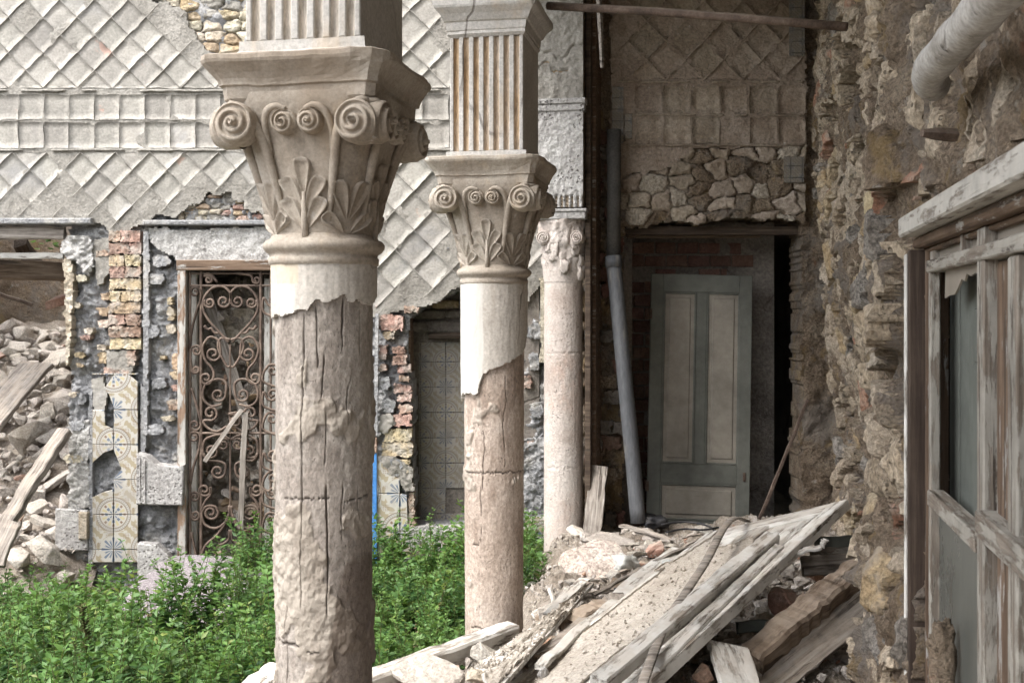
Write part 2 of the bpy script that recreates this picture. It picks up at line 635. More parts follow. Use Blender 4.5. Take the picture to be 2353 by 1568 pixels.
rubble_red = earthy("rubble_red", [(.34, .18, .12), (.43, .27, .20), (.50, .37, .30)], 5, .8, 60, .01, var=.12, hue=.01, dust=(DUST, .8))
capital_m = earthy("carved_plaster", [(.22, .18, .14), (.325, .28, .23), (.42, .38, .325)], 3.0, .4, 90, .004, var=.03, fine=.2,
                   stains=[(2.4, .55, .7, (.27, .215, .16), .6, (1, 1, .45)), (5, .56, .68, (.52, .41, .29), .45, (1, 1, .3)), (14, .64, .7, (.60, .58, .55), .4, (1, 1, .4))])
pillar_m = earthy("pillar_plaster", [(.36, .335, .30), (.46, .44, .41), (.54, .525, .50)], 3.0, .4, 80, .005, var=.03, fine=.22, cracks=(3, .02, (1, 1, .5)),
                  stains=[(5, .55, .68, (.50, .40, .29), .5, (1, 1, .2)), (8, .6, .7, (.28, .25, .21), .5, (1, 1, .15))])
flute_m = earthy("ochre_flute", [(.36, .225, .11), (.43, .315, .205), (.49, .43, .37)], 6, .5, 80, .004, var=.05, stretch=(1, 1, .25), fine=.4)
flute_g = earthy("grey_flute", [(.34, .29, .23), (.43, .38, .32), (.50, .47, .43)], 6, .5, 80, .004, var=.05, stretch=(1, 1, .25), fine=.4)
marble_m = earthy("pink_marble", [(.36, .30, .26), (.46, .405, .365), (.53, .485, .445)], 3, .7, 70, .006, var=.02, fine=.2, pits=(48, .26, (1, 1, .7)), cracks=(2.6, .016, (1, 1, .7)),
                 stains=[(3, .57, .7, (.50, .36, .29), .5, (1, 1, .6))])
concrete_m = earthy("pitted_concrete", [(.29, .275, .26), (.38, .365, .35), (.46, .45, .43)], 4, .9, 45, .01, var=.03, fine=.35, pits=(36, .34, (1, 1, 1)))
dirt_m = earthy("dust_heap", [(.26, .212, .165), (.38, .325, .268), (.48, .425, .36)], 5, 1.0, 70, .025, var=.05, fine=.42, stains=[(11, .56, .66, (.52, .47, .41), .6, (1, 1, 1)), (8, .6, .68, (.16, .12, .09), .6, (1, 1, 1))])
dust_m = earthy("fine_dust", [(.33, .288, .24), (.415, .37, .315), (.49, .445, .39)], 6, .5, 80, .01, var=0, fine=.35)
ground_m = earthy("bare_earth", [(.10, .08, .055), (.17, .14, .10), (.23, .20, .15)], 2, 1.0, 30, .02, var=0)
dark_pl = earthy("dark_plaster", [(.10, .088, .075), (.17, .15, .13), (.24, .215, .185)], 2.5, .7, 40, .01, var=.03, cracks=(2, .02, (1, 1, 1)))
inner_brick = earthy("dark_brick", [(.10, .055, .042), (.15, .085, .065), (.20, .14, .11)], 7, .6, 60, .008, var=.25, hue=.01)  # dark red-brown brick
door_wall = earthy("brown_stucco", [(.26, .205, .155), (.35, .29, .23), (.42, .36, .30)], 3, .8, 50, .012, var=.12, hue=.008, fine=.3,
                   stains=[(17, .67, .70, (.60, .56, .51), .7, (1, 1, 1)), (2, .54, .68, (.26, .20, .15), .6, (1, 1, 1))])
ceil_m = earthy("loggia_plaster", [(.34, .31, .27), (.42, .39, .35), (.47, .44, .40)], 2, .3, 40, .01, var=0)
terrazzo = earthy("pebble_concrete", [(.14, .12, .125), (.225, .20, .205), (.31, .285, .285)], 40, .6, 90, .006, var=.03, fine=.6, pits=(60, .4, (1, 1, 1)))
iron = earthy("rusty_iron", [(.055, .040, .032), (.11, .078, .06), (.18, .135, .105)], 14, .5, 110, .003, rough=.75, var=.08, dust=((.30, .25, .2), .5))
pvc = earthy("grey_pipe", [(.075, .078, .083), (.105, .108, .114), (.135, .136, .138)], 4, .15, 60, .003, rough=.55, var=0, stretch=(1, 1, .2), stains=[(7, .57, .66, (.22, .205, .18), .6, (3, 3, .2))])
blue_m = earthy("blue_plastic", [(.05, .17, .42), (.07, .22, .50), (.09, .26, .55)], 6, .1, 60, .003, rough=.5, var=0)
white_pipe = earthy("limewashed_pipe", [(.27, .25, .22), (.38, .36, .33), (.46, .445, .415)], 6, .35, 60, .006, var=0, cracks=(5, .03, (1, 1, 1)), stains=[(16, .62, .67, (.10, .09, .08), .8, (1, 1, 1))])
bag_m = earthy("plastic_bag", [(.34, .34, .31), (.45, .45, .42), (.54, .54, .51)], 9, .3, 40, .006, rough=.5, var=0)
black_m = earthy("black_plastic", [(.012, .012, .014), (.03, .03, .033), (.07, .065, .06)], 20, .3, 60, .003, rough=.6, var=0)
dry_m = earthy("dry_leaf", [(.16, .10, .055), (.30, .215, .135), (.45, .36, .26)], 20, .3, 60, .003, var=.15)

wood_grey = wood("weathered_wood", [(.11, .092, .077), (.25, .222, .194), (.385, .355, .32)], DUST, .5, bump=.9)
wood_white = wood("painted_board", [(.11, .088, .07), (.27, .24, .205), (.42, .39, .35)], DUST, .45, bump=.9, paint=(.68, .66, .615), peel=(.40, .52))
wood_brown = wood("brown_wood", [(.07, .045, .03), (.13, .088, .06), (.20, .145, .105)], DUST, .35, paint=(.36, .345, .32), peel=(.60, .66))
wood_rot = wood("rotten_beam", [(.10, .07, .05), (.22, .165, .12), (.34, .275, .215)], DUST, .5, bump=1.0, grain=16)
wood_dark = wood("dark_timber", [(.03, .022, .017), (.07, .05, .036), (.13, .10, .075)])
door_green = wood("green_door_paint", [(.10, .09, .07), (.17, .15, .12), (.24, .215, .18)], None, 0, bump=.25, paint=(.175, .18, .158), peel=(.30, .42), var=.06)
door_cream = wood("door_panel_paint", [(.17, .14, .11), (.24, .205, .165), (.29, .25, .205)], None, 0, bump=.15, paint=(.34, .31, .265), peel=(.25, .4), var=.05)
win_paint = wood("window_paint", [(.10, .078, .06), (.20, .17, .14), (.30, .27, .23)], None, 0, bump=.7, paint=(.33, .31, .272), peel=(.48, .56), var=.08)
shutter_m = wood("shutter_green", [(.10, .105, .09), (.145, .15, .13), (.19, .19, .165)], None, 0, bump=.25, paint=(.135, .145, .128), peel=(.3, .4), var=.05)


def make_glass():
    t = NT("dirty_glass")
    w = t.coord('world')
    d = t.noise(w, 6, 7, .65)
    col = t.ramp(d, [(.3, (.23, .20, .16)), (.7, (.33, .29, .24))])
    return t.done(col, .35, t.bump(t.noise(w, 30, 3), .1, .003), spec=.5)


glass_m = make_glass()


def make_shiny():
    t = NT("greenish_pane")
    w = t.coord('world', (1, 1, .4))
    d = t.noise(w, 5, 6, .65)
    col = t.ramp(d, [(.35, (.06, .066, .06)), (.65, (.115, .12, .107))])
    return t.done(col, t.math('MULTIPLY_ADD', d, .5, .05), None, spec=.6)


pane_m = make_shiny()


def make_leaf(name, a, b, c):
    t = NT(name)
    r = t.n("NewGeometry").outputs["Random Per Island"]
    col = t.ramp(r, [(0, a), (.45, b), (.9, c), (.97, (.24, .30, .05)), (1, (.22, .16, .07))])
    w = t.coord('world')
    col = t.mix(t.step(t.noise(w, 1.7, 4), .38, .62), col, t.mix(.6, col, (.035, .085, .035)))
    tip = t.n("Attribute", attribute_name="tip").outputs["Fac"]
    col = t.mix(t.math('MULTIPLY', tip, .4), col, (.16, .28, .068))
    col = t.mix(t.math('MULTIPLY', t.step(t.noise(w, 2.6, 3), .52, .66), .5), col, (.14, .22, .045))
    m = t.done(col, .5, None, spec=.35)
    tr = t.n("BsdfTranslucent")
    t.put(tr.inputs[0], t.mix(.5, col, (.22, .36, .06)))
    ms = t.n("MixShader")
    ms.inputs[0].default_value = .3
    t.t.links.new(t.b.outputs[0], ms.inputs[1])
    t.t.links.new(tr.outputs[0], ms.inputs[2])
    t.t.links.new(ms.outputs[0], t.t.nodes["Material Output"].inputs[0])
    return m


leaf_m = make_leaf("nettle_leaf", (.03, .088, .027), (.065, .16, .043), (.14, .25, .066))
leaf_b = make_leaf("broad_leaf", (.06, .13, .035), (.09, .185, .045), (.14, .23, .06))
leaf_y = make_leaf("yellowing_leaf", (.12, .20, .03), (.28, .30, .03), (.40, .36, .04))
stem_m = earthy("plant_stem", [(.07, .10, .03), (.11, .12, .045), (.15, .11, .06)], 12, .2, 60, .002, var=.1)
seed_m = earthy("seed_head", [(.035, .04, .012), (.06, .065, .02), (.09, .08, .03)], 30, .4, 80, .004, var=.1)


def make_majolica(name, dim):
    """glazed tile: ringed medallions and blue rosettes on alternate tile corners, ochre ground, white scrolls"""
    t = NT(name)
    uv = t.n("TexCoord").outputs["UV"]
    x, y = [t.n("SeparateXYZ", Vector=uv).outputs[i] for i in (0, 1)]
    rx, ry = t.math('ROUND', x), t.math('ROUND', y)
    qx, qy = t.math('SUBTRACT', x, rx), t.math('SUBTRACT', y, ry)
    par = t.math('PINGPONG', t.math('ADD', rx, ry), 1.0)       # 0 medallion, 1 rosette
    r = t.math('SQRT', t.math('ADD', t.math('MULTIPLY', qx, qx), t.math('MULTIPLY', qy, qy)))
    th = t.math('ARCTAN2', qy, qx)

    def band(v, a, b, e=.012):
        return t.math('MULTIPLY', t.step(v, a - e, a + e), t.math('SUBTRACT', 1.0, t.step(v, b - e, b + e)))

    def lt(v, b, e=.02):
        return t.math('SUBTRACT', 1.0, t.step(v, b - e, b + e))
    white, ochre, blue, brown, grey = (.50, .48, .43), (.335, .285, .185), (.085, .135, .215), (.17, .095, .055), (.31, .31, .285)
    # ground with white scrolls and brown lattice
    sx = t.math('SINE', t.math('MULTIPLY', x, 18.85))
    sy = t.math('SINE', t.math('MULTIPLY', y, 18.85))
    s = t.math('ADD', t.math('MULTIPLY', sx, sy), t.math('MULTIPLY', t.math('SINE', t.math('ADD', t.math('MULTIPLY', r, 40.0), t.math('MULTIPLY', th, 4.0))), .55))
    base = t.mix(t.step(s, -.12, .06), ochre, white)
    lx = t.math('SINE', t.math('MULTIPLY', t.math('ADD', x, y), 69.0))
    ly = t.math('SINE', t.math('MULTIPLY', t.math('SUBTRACT', x, y), 69.0))
    dots = t.math('MULTIPLY', t.step(t.math('MULTIPLY', lx, ly), .1, .3), t.step(t.math('MULTIPLY', t.math('SINE', t.math('MULTIPLY', x, 12.566)), t.math('SINE', t.math('MULTIPLY', y, 12.566))), .25, .45))
    base = t.mix(t.math('MULTIPLY', dots, .8), base, brown)
    # rosette
    p8 = t.math('ABSOLUTE', t.math('COSINE', t.math('MULTIPLY', th, 4.0)))
    p16 = t.math('COSINE', t.math('MULTIPLY', th, 16.0))
    ros = t.mix(lt(r, .40), base, white)
    pet = t.math('MULTIPLY', lt(r, t.math('MULTIPLY_ADD', p8, .10, .22)) if False else lt(t.math('SUBTRACT', r, t.math('MULTIPLY', p8, .12)), .23), t.step(p16, -.35, -.1))
    ros = t.mix(t.math('MULTIPLY', pet, band(r, .05, .5)), ros, blue)
    # medallion
    med = t.mix(lt(r, .50, .008), base, grey)
    med = t.mix(band(r, .485, .505, .008), med, brown)
    tick = t.step(t.math('SINE', t.math('MULTIPLY', th, 48.0)), -.2, .2)
    med = t.mix(t.math('MULTIPLY', tick, band(r, .425, .475)), med, white)
    med = t.mix(lt(r, .40, .008), med, white)
    med = t.mix(band(r, .385, .405, .008), med, brown)
    p12 = t.math('COSINE', t.math('MULTIPLY', th, 8.0))
    bp = t.math('MULTIPLY', t.step(p12, -.1, .25), t.math('ADD', band(r, .05, .13), band(r, .155, .24)), None, True)
    med = t.mix(bp, med, blue)
    bd = t.math('MULTIPLY', t.step(t.math('COSINE', t.math('MULTIPLY', th, 8.0)), .55, .8), band(r, .28, .35))
    med = t.mix(bd, med, brown)
    yl = t.math('MULTIPLY', t.step(t.math('MULTIPLY', p12, -1.0), .4, .7), band(r, .2, .34))
    med = t.mix(yl, med, (.50, .43, .24))
    col = t.mix(par, med, ros)
    w = t.coord('world')
    dirt = t.step(t.noise(w, 5, 7, .65), .5, .68)
    col = t.mix(t.math('MULTIPLY_ADD', dirt, .5, .22), col, (.30, .275, .24))
    if dim: col = t.mix(.62, col, (.115, .098, .08))  # dim copy: the shade of the recess is mixed into the glaze colour
    return t.done(col, t.math('MULTIPLY_ADD', dirt, .4, .3 + .3 * dim), t.bump(t.noise(w, 30, 4), .12, .004), spec=.4)


majolica = make_majolica("majolica", 0)
majolica_shade = make_majolica("shaded_majolica", 1)


def structure(name, me):
    return tag(obj(name, me), kind="structure")

# ------------------------------------------------------------------ the setting: ground, rooms, loggia shell
rnd = random.Random(11)
ARC = 0.203                                   # tangent of the loggia's skew


def arc_x(Y): return -.556 + (Y - 3.37) * .19    # line of the arcade
def wall_x(Y): return .4995 + ARC * Y            # face of the right-hand wall


def ground_sheet():
    g = np.concatenate([np.linspace(-60, -6.5, 12), np.linspace(-6, 3, 60), np.linspace(3.5, 60, 12)])
    gy = np.concatenate([np.linspace(-60, -1, 12), np.linspace(0, 13, 80), np.linspace(14, 80, 10)])
    X, Y = np.meshgrid(g, gy, indexing='ij')
    Z = .05 * fbm(X * 1.2, Y * 1.2, 0, 4, 5) * (abs(X) < 7)
    I = np.arange(X.size).reshape(X.shape)
    F = np.stack([I[:-1, :-1], I[1:, :-1], I[1:, 1:], I[:-1, 1:]], -1).reshape(-1, 4)
    structure("ground", mesh("ground", np.stack([X, Y, Z], -1), F, True, ground_m))


ground_sheet()

# the rest of the court: walls on its open sides, outside the view
mb = MB()
mb.box(-7.9, -7.5, -4.0, 14, -.2, 3.6)
top("side_wall", mb.mesh("side_wall", stucco), "plastered wall closing the courtyard's left side", "wall")
mb = MB()
mb.box(-7.9, arc_x(-3.4), -4.0, -3.6, -.2, 3.6)
top("side_wall", mb.mesh("side_wall", stucco), "plastered wall closing the courtyard opposite the gate", "wall")
mb = MB()
mb.box(arc_x(-3.2), wall_x(-3) + .6, -3.5, -3.1, -.2, 2.7)
top("side_wall", mb.mesh("side_wall", ceil_m), "plastered wall closing the loggia's far end behind the window", "wall")

# loggia: floor slab with its kerb, ceiling, wall over the arches
mb = MB()
V = []
for Y in (-3.0, 8.54):
    V += [(arc_x(Y) - .28, Y, -.1), (wall_x(Y) + .2, Y, -.1), (wall_x(Y) + .2, Y, .34), (arc_x(Y) - .28, Y, .34)]
mb.add(V, [(0, 1, 2, 3), (4, 7, 6, 5), (0, 3, 7, 4), (3, 2, 6, 7), (1, 5, 6, 2)])
structure("floor", mb.mesh("floor", ceil_m))
mb = MB()
V = []
for Y in (-3.0, 9.0):
    V += [(arc_x(Y) - .2, Y, 4.85), (wall_x(Y) + .6, Y, 4.85), (wall_x(Y) + .6, Y, 5.1), (arc_x(Y) - .2, Y, 5.1)]
mb.add(V, [(0, 1, 2, 3), (4, 7, 6, 5), (0, 4, 5, 1), (3, 2, 6, 7), (1, 5, 6, 2), (0, 3, 7, 4)])
structure("ceiling", mb.mesh("ceiling", ceil_m))
mb = MB()
V = []
for Y in (-3.0, 8.9):
    V += [(arc_x(Y) - .19, Y, 4.7), (arc_x(Y) + .19, Y, 4.7), (arc_x(Y) + .19, Y, 6.6), (arc_x(Y) - .19, Y, 6.6)]
mb.add(V, [(0, 1, 2, 3), (4, 7, 6, 5), (0, 4, 5, 1), (3, 2, 6, 7), (1, 5, 6, 2), (0, 3, 7, 4)])
up = top("upper_wall", mb.mesh("upper_wall", stucco), "pale plastered wall carried above the loggia columns", "wall")

mb = MB()          # unseen slab added over the court's edge to shade back wall and columns
V = []
for Y in (-3.0, 8.95):
    V += [(arc_x(Y) - .85, Y, 4.95), (arc_x(Y) - .19, Y, 4.95), (arc_x(Y) - .19, Y, 5.12), (arc_x(Y) - .85, Y, 5.12)]
mb.add(V, [(0, 1, 2, 3), (4, 7, 6, 5), (0, 4, 5, 1), (3, 2, 6, 7), (0, 3, 7, 4)])
top("shade_slab", mb.mesh("shade_slab", ceil_m), "unseen plastered slab added above the columns to shade the wall and capitals", "balcony")

# ------------------------------------------------------------------ back wall of the courtyard
YB = 9.0
bw = thing("courtyard_wall", "crumbling courtyard wall with grey lozenge tile beds above a gate and niche", "wall", (-1.5, YB, 0))
B9 = back_map(YB)
STUC = [(-420, -80), (330, -80), (350, 2), (400, 12), (426, 24), (436, 62), (470, 112), (520, 128), (560, 135), (700, 120), (760, -80), (1275, -80),
        (1275, 640), (1240, 655), (1205, 700), (1100, 690), (1062, 655), (1035, 672), (1010, 690), (985, 694), (960, 702), (932, 716), (900, 722), (872, 735),
        (640, 690), (606, 498), (592, 480), (575, 486), (558, 468), (530, 441), (505, 452), (480, 447), (452, 470), (425, 474), (395, 500), (370, 496), (335, 506),
        (305, 516), (268, 541), (245, 532), (218, 509), (-420, 505)]
HOLES = [[(-420, 512), (152, 512), (156, 700), (154, 980), (158, 1170), (150, 1450), (-420, 1450)],
         [(414, 598), (712, 598), (712, 1345), (414, 1345)],
         [(938, 735), (965, 705), (1000, 690), (1045, 668), (1200, 668), (1200, 1212), (944, 1212), (950, 1120), (944, 1000), (948, 900), (936, 800)]]


def jag(poly, amp, f, seed):
    def m(u, v):
        du, dv = amp * fbm(u * f, v * f, 0, 3, seed), amp * fbm(u * f, v * f, 9.1, 3, seed + 3)
        return inpoly(u + du, v + dv, poly)
    return m


def wall_mask(u, v):
    m = np.ones(u.shape, bool)
    for h in HOLES:
        m &= ~inpoly(u + 3 * fbm(u * .06, v * .06, 0, 2, 4), v + 3 * fbm(u * .06, v * .06, 5, 2, 4), h)
    return m


def wall_h(u, v):
    return -.085 + .036 * fbm(u * .03, v * .03, 0, 4, 21) + .035 * np.abs(fbm(u * .07, v * .07, 2, 4, 9, .6))


V, F, _ = plate(-420, 1290, 440, 1360, 488, 263, wall_mask, wall_h, B9, .48)
wpart("masonry", mesh("masonry", V, F, True, mortar), bw)
V, F, _ = plate(-420, 1290, -90, 440, 171, 60, None, wall_h, B9, .48)
wpart("masonry", mesh("masonry", V, F, True, mortar), bw)
V, F, _ = plate(-420, 1280, -80, 760, 425, 210, jag(STUC, 7, .05, 31), lambda u, v: -.003 + .0035 * fbm(u * .05, v * .05, 0, 4, 8), B9, .07)
wpart("stucco_coat", mesh("stucco_coat", V, F, True, stucco_bed), bw)
mb = MB()
a, b = P(-420, -80, YB), P(1290, -80, YB)
mb.box(a[0], b[0], YB + .02, YB + .5, a[2], 9.0)
wpart("upper_masonry", mb.mesh("upper_masonry", stucco), bw)


def tile_patch(c4, Y, proud, n=4, gap=.93, seed=0, amp=.006):
    """a tile bed: bilinear patch between four survey corners, rounded at its edges"""
    c4 = np.array(c4, float)
    ctr = c4.mean(0)
    c4 = ctr + (c4 - ctr) * gap
    g = np.linspace(0, 1, n + 1)
    A, Bb = np.meshgrid(g, g, indexing='ij')
    uv = ((1 - A) * (1 - Bb))[..., None] * c4[0] + (A * (1 - Bb))[..., None] * c4[1] + (A * Bb)[..., None] * c4[2] + ((1 - A) * Bb)[..., None] * c4[3]
    uv = uv + np.stack([fbm(uv[..., 0] * .06, uv[..., 1] * .06, 1, 2, 77), fbm(uv[..., 0] * .06, uv[..., 1] * .06, 4, 2, 78)], -1) * 1.6
    e = np.minimum(np.minimum(A, 1 - A), np.minimum(Bb, 1 - Bb))
    rn = random.Random(seed)
    h = proud * smooth(-.15, .22, e) + amp * .6 * fbm(uv[..., 0] * .05, uv[..., 1] * .05, 0, 3, 5)
    h += (A - .5) * rn.uniform(-.006, .006) + (Bb - .5) * rn.uniform(-.006, .006) + rn.uniform(-.003, .003)
    fr = back_map(Y)(uv[..., 0], uv[..., 1], h)
    I = np.arange((n + 1) ** 2).reshape(n + 1, n + 1)
    F = np.stack([I[:-1, :-1], I[1:, :-1], I[1:, 1:], I[:-1, 1:]], -1).reshape(-1, 4).tolist()
    ring = list(I[:, 0]) + list(I[-1, 1:]) + list(I[::-1, -1][1:]) + list(I[0, ::-1][1:-1])
    Vv = fr.reshape(-1, 3)
    base = len(Vv)
    bk = Vv[ring].copy()
    bk[:, 1] = Y + .012
    Vv = np.concatenate([Vv, bk])
    for i in range(len(ring)):
        j = (i + 1) % len(ring)
        F.append([int(ring[i]), int(ring[j]), base + j, base + i])
    return Vv, [list(map(int, f)) for f in F]


def rib(p0, p1, Y, r, parent, mat, clip, seed, name="mortar_rib"):
    """raised cord of mortar along a joint, broken off where clip is False"""
    L = math.hypot(p1[0] - p0[0], p1[1] - p0[1])
    n = max(3, int(L / 7))
    t = np.linspace(0, 1, n)
    u = p0[0] + (p1[0] - p0[0]) * t + 1.4 * noise(t * L * .05, seed * 3.3, 0, 3)
    v = p0[1] + (p1[1] - p0[1]) * t + 1.4 * noise(t * L * .05, seed * 3.3, 7, 3)
    ok = clip(u, v) & (noise(t * L * .03, seed * 1.7, 2, 8) > -.42)
    rr = r * (1 + .35 * noise(t * L * .08, seed * 2.1, 0, 6))
    mb, run = MB(), []
    for i in range(n + 1):
        if i < n and ok[i]: run.append(i)
        else:
            if len(run) > 2:
                pts = [P(u[k], v[k], Y) + np.array((0, -.008, 0)) for k in run]
                mb.tube(pts, [float(rr[k]) * (0.4 if k in (run[0], run[-1]) else 1) for k in run], 6)
            run = []
    if mb.v: wpart(name, mb.mesh(name, mat, True), parent)


def lozenge_band(parent, Y, mat, ribmat, clip, xs, ys, anchor, pitch, vd, seed, proud=.016, r1=.0044, r2=.0026, vis=None, pskip=0.0):
    """lozenge tile beds with their mortar cords between the levels ys[0] (top) and ys[1]"""
    ax, ay = anchor
    rn = random.Random(seed)
    k0, k1 = int((xs[0] - ax) / pitch) - 2, int((xs[1] - ax) / pitch) + 2
    j0, j1 = int((ys[0] - ay) / (vd / 2)) - 2, int((ys[1] - ay) / (vd / 2)) + 2
    for j in range(j0, j1 + 1):
        for k in range(k0, k1 + 1):
            cx, cy = ax + k * pitch + (pitch / 2 if j % 2 == 0 else 0), ay + j * vd / 2
            c = [(cx, cy - vd / 2), (cx + pitch / 2, cy), (cx, cy + vd / 2), (cx - pitch / 2, cy)]
            if cy < ys[0] - 2 or cy > ys[1] + 2 or cx < xs[0] or cx > xs[1]: continue
            if abs(cy - ys[0]) < 4: c = [(cx - pitch / 2, cy), (cx, cy + .5), (cx + pitch / 2, cy), (cx, cy + vd / 2)]
            elif abs(cy - ys[1]) < 4: c = [(cx, cy - vd / 2), (cx + pitch / 2, cy), (cx, cy - .5), (cx - pitch / 2, cy)]
            q = np.array(c)
            ctr = q.mean(0)
            q2 = ctr + (q - ctr) * .9
            if not clip(q2[:, 0], q2[:, 1]).all() or rn.random() < pskip: continue
            V, F = tile_patch(c, Y, proud, 4, .965, rn.random())
            wpart("tile_bed", mesh("tile_bed", V, F, True, mat), parent)
    for k in range(k0 - 8, k1 + 9):
        for sgn, r in ((1, r1), (-1, r2)):
            x0 = ax + k * pitch + (0 if True else 0)
            T = (ys[1] - ys[0]) / vd * pitch
            # the line through (x0, ay) with slope sgn, cut to the band
            xa = x0 + sgn * (ay - ys[1]) / vd * pitch
            xb = x0 + sgn * (ay - ys[0]) / vd * pitch
            if max(xa, xb) < xs[0] or min(xa, xb) > xs[1]: continue
            rib((xa, ys[1]), (xb, ys[0]), Y, r, parent, ribmat, lambda u, v: clip(u, v) & (u > xs[0]) & (u < xs[1]), k * 7 + sgn)


clipB = jag(STUC, 2, .05, 31)
shrink = lambda u, v: clipB(u, v) & clipB(u, v + 5)
for (x0, x1, pitch, ax) in ((-130, 640, 79, 20), (660, 1262, 87, 942)):
    lozenge_band(bw, YB, stucco, stucco, shrink, (x0, x1), (-60, 203), (ax, 203), pitch, pitch * 1.03, 3, .004, pskip=.05)
    lozenge_band(bw, YB, stucco, stucco, shrink, (x0, x1), (349, 690 if x0 > 0 else 535), (ax + 9, 349), pitch, pitch * 1.03, 5, .004, pskip=.07)
    sq = 58 if x0 < 0 else 62
    for j, (ya, yb) in enumerate(((216, 275), (280, 341))):
        for k in range(int((x1 - x0) / sq)):
            xa = x0 + k * sq + (0 if x0 > 0 else -.5)
            c = [(xa, ya), (xa + sq, ya), (xa + sq, yb), (xa, yb)]
            if not clipB(np.array([p[0] for p in c]), np.array([p[1] for p in c])).all(): continue
            V, F = tile_patch(c, YB, .0055, 4, .965, k + j * 50)
            wpart("tile_bed", mesh("tile_bed", V, F, True, stucco), bw)
    for yy, r in ((209, .010), (277, .0045), (345, .010)):
        rib((x0, yy), (x1, yy), YB, r, bw, stucco_bed, clipB, int(yy))


# exposed rubble stones behind the fallen stucco
wstones = [lump_mesh(i, (1, 1, 1), 4, .38, .12) for i in range(8)]


def wall_stone(parent, cx, cy, w, h, Y, mat, seed, proud=.05, name="stone", rot=0.0):
    me = wstones[seed % 8]
    key = (me.name, mat.name)
    if key not in MATS:
        m2 = me.copy()
        m2.materials.append(mat)
        MATS[key] = m2
    p = P(cx, cy, Y)
    k = Y / FPX
    o = obj(name, MATS[key], loc=Vector(p) - OFF[parent.name], rot=(0, rot, 0), scale=(w * k, proud * 2, h * k), parent=parent)
    OFF[o.name] = OFF[parent.name]
    return o


def stone_courses(parent, x0, x1, rows, Y, mats, clip=None, wmin=22, wmax=62, seed=0, proud=.05, gap=3, jit=2):
    rn = random.Random(seed)
    for (ya, yb) in rows:
        x = x0 - rn.uniform(0, 20)
        while x < x1:
            w = rn.uniform(wmin, wmax)
            cx, cy = x + w / 2, (ya + yb) / 2 + rn.uniform(-jit, jit)
            if (clip is None or clip(np.array([cx]), np.array([cy]))[0]):
                wall_stone(parent, cx, cy, (w - gap) * 1.08, (yb - ya - gap) * rn.uniform(.9, 1.12), Y, rn.choice(mats), rn.randrange(8), proud * rn.uniform(.7, 1.15), rot=rn.uniform(-.05, .05))
            x += w


inSt = jag(STUC, 7, .05, 31)
def put_stone(parent):
    return lambda V, F, n, m, c: wpart("stone", mesh("stone", V, F, True, m), parent)


cell_stones(put_stone(bw), back_map(YB + .05), 330, 705, -30, 130, 46, 25, 2.6, lambda u, v: ~inSt(u, v), lambda r: r.choice([pale_stone, pale_stone, tufa, stucco_bed]), (.0, .02), 3, .035, .02, .5, .06, .008)
cell_stones(put_stone(bw), back_map(YB + .06), 412, 612, 440, 507, 30, 13, 2.2, lambda u, v: ~inSt(u, v + 1), lambda r: r.choice([pale_stone, tufa, stucco_bed, brick_m]), (.0, .035), 5, .05, .05, .55, .08, .008)
def rag(name, poly, Y, mat, lift, seed, res=2.2, amp=2.2, rough=.007, parent=None, t=.06):
    """a rough-edged piece (stone, brick) bedded in the wall, its face lift proud of plane Y"""
    xs, ys = [p[0] for p in poly], [p[1] for p in poly]
    x0, x1, y0, y1 = min(xs) - 3, max(xs) + 3, min(ys) - 3, max(ys) + 3
    rn = random.Random(seed)
    tu, tv = rn.uniform(-.3, .3), rn.uniform(-.3, .3)
    V, F, _ = plate(x0, x1, y0, y1, max(4, int((x1 - x0) / res)), max(4, int((y1 - y0) / res)), jag(poly, amp, .12, seed % 50),
                    lambda u, v: lift + rough * fbm(u * .11, v * .11, seed * 1.3, 4, 3, .6) + .0009 * (tu * (u - (x0 + x1) / 2) + tv * (v - (y0 + y1) / 2)), back_map(Y), t)
    return wpart(name, mesh(name, V, F, True, mat), parent or bw)


# tufa and brick pieces bedded in the grey mortar of the piers
for i, (x, y, w, h, m) in enumerate([
        (245, 680, 26, 15, 0), (240, 715, 26, 20, 0), (243, 742, 30, 18, 1), (236, 798, 22, 12, 2), (240, 820, 22, 26, 0), (188, 815, 26, 12, 0), (186, 838, 20, 9, 0), (200, 775, 24, 11, 1),
        (392, 690, 12, 18, 0), (396, 720, 18, 30, 0), (394, 755, 20, 20, 2), (376, 822, 14, 9, 0), (403, 830, 16, 36, 0), (405, 860, 22, 20, 0), (404, 890, 14, 16, 1), (400, 928, 30, 24, 1), (386, 960, 30, 10, 2),
        (172, 905, 20, 12, 2), (190, 640, 24, 16, 2), (181, 700, 16, 12, 2), (205, 760, 18, 14, 2), (190, 1010, 34, 14, 2), (172, 1052, 44, 18, 2), (360, 640, 40, 24, 3), (372, 600, 44, 26, 3), (352, 760, 30, 30, 3),
        (365, 880, 36, 24, 3), (355, 985, 44, 22, 3), (187, 915, 30, 24, 3), (180, 975, 34, 22, 3), (1228, 760, 30, 34, 3), (1226, 830, 26, 40, 3), (1232, 940, 30, 36, 3), (1228, 1080, 30, 50, 3), (1230, 1150, 30, 30, 3),
        (893, 930, 34, 30, 3), (885, 880, 26, 30, 3), (905, 1070, 40, 40, 3)]):
    rag("stone", [(x - w * .5, y - h * .35), (x - w * .15, y - h * .52), (x + w * .4, y - h * .45), (x + w * .52, y + h * .1), (x + w * .3, y + h * .5), (x - w * .35, y + h * .48)], YB + .03, (tufa, brick_m, pale_stone, mortar)[m], rnd.uniform(.02, .05), i)


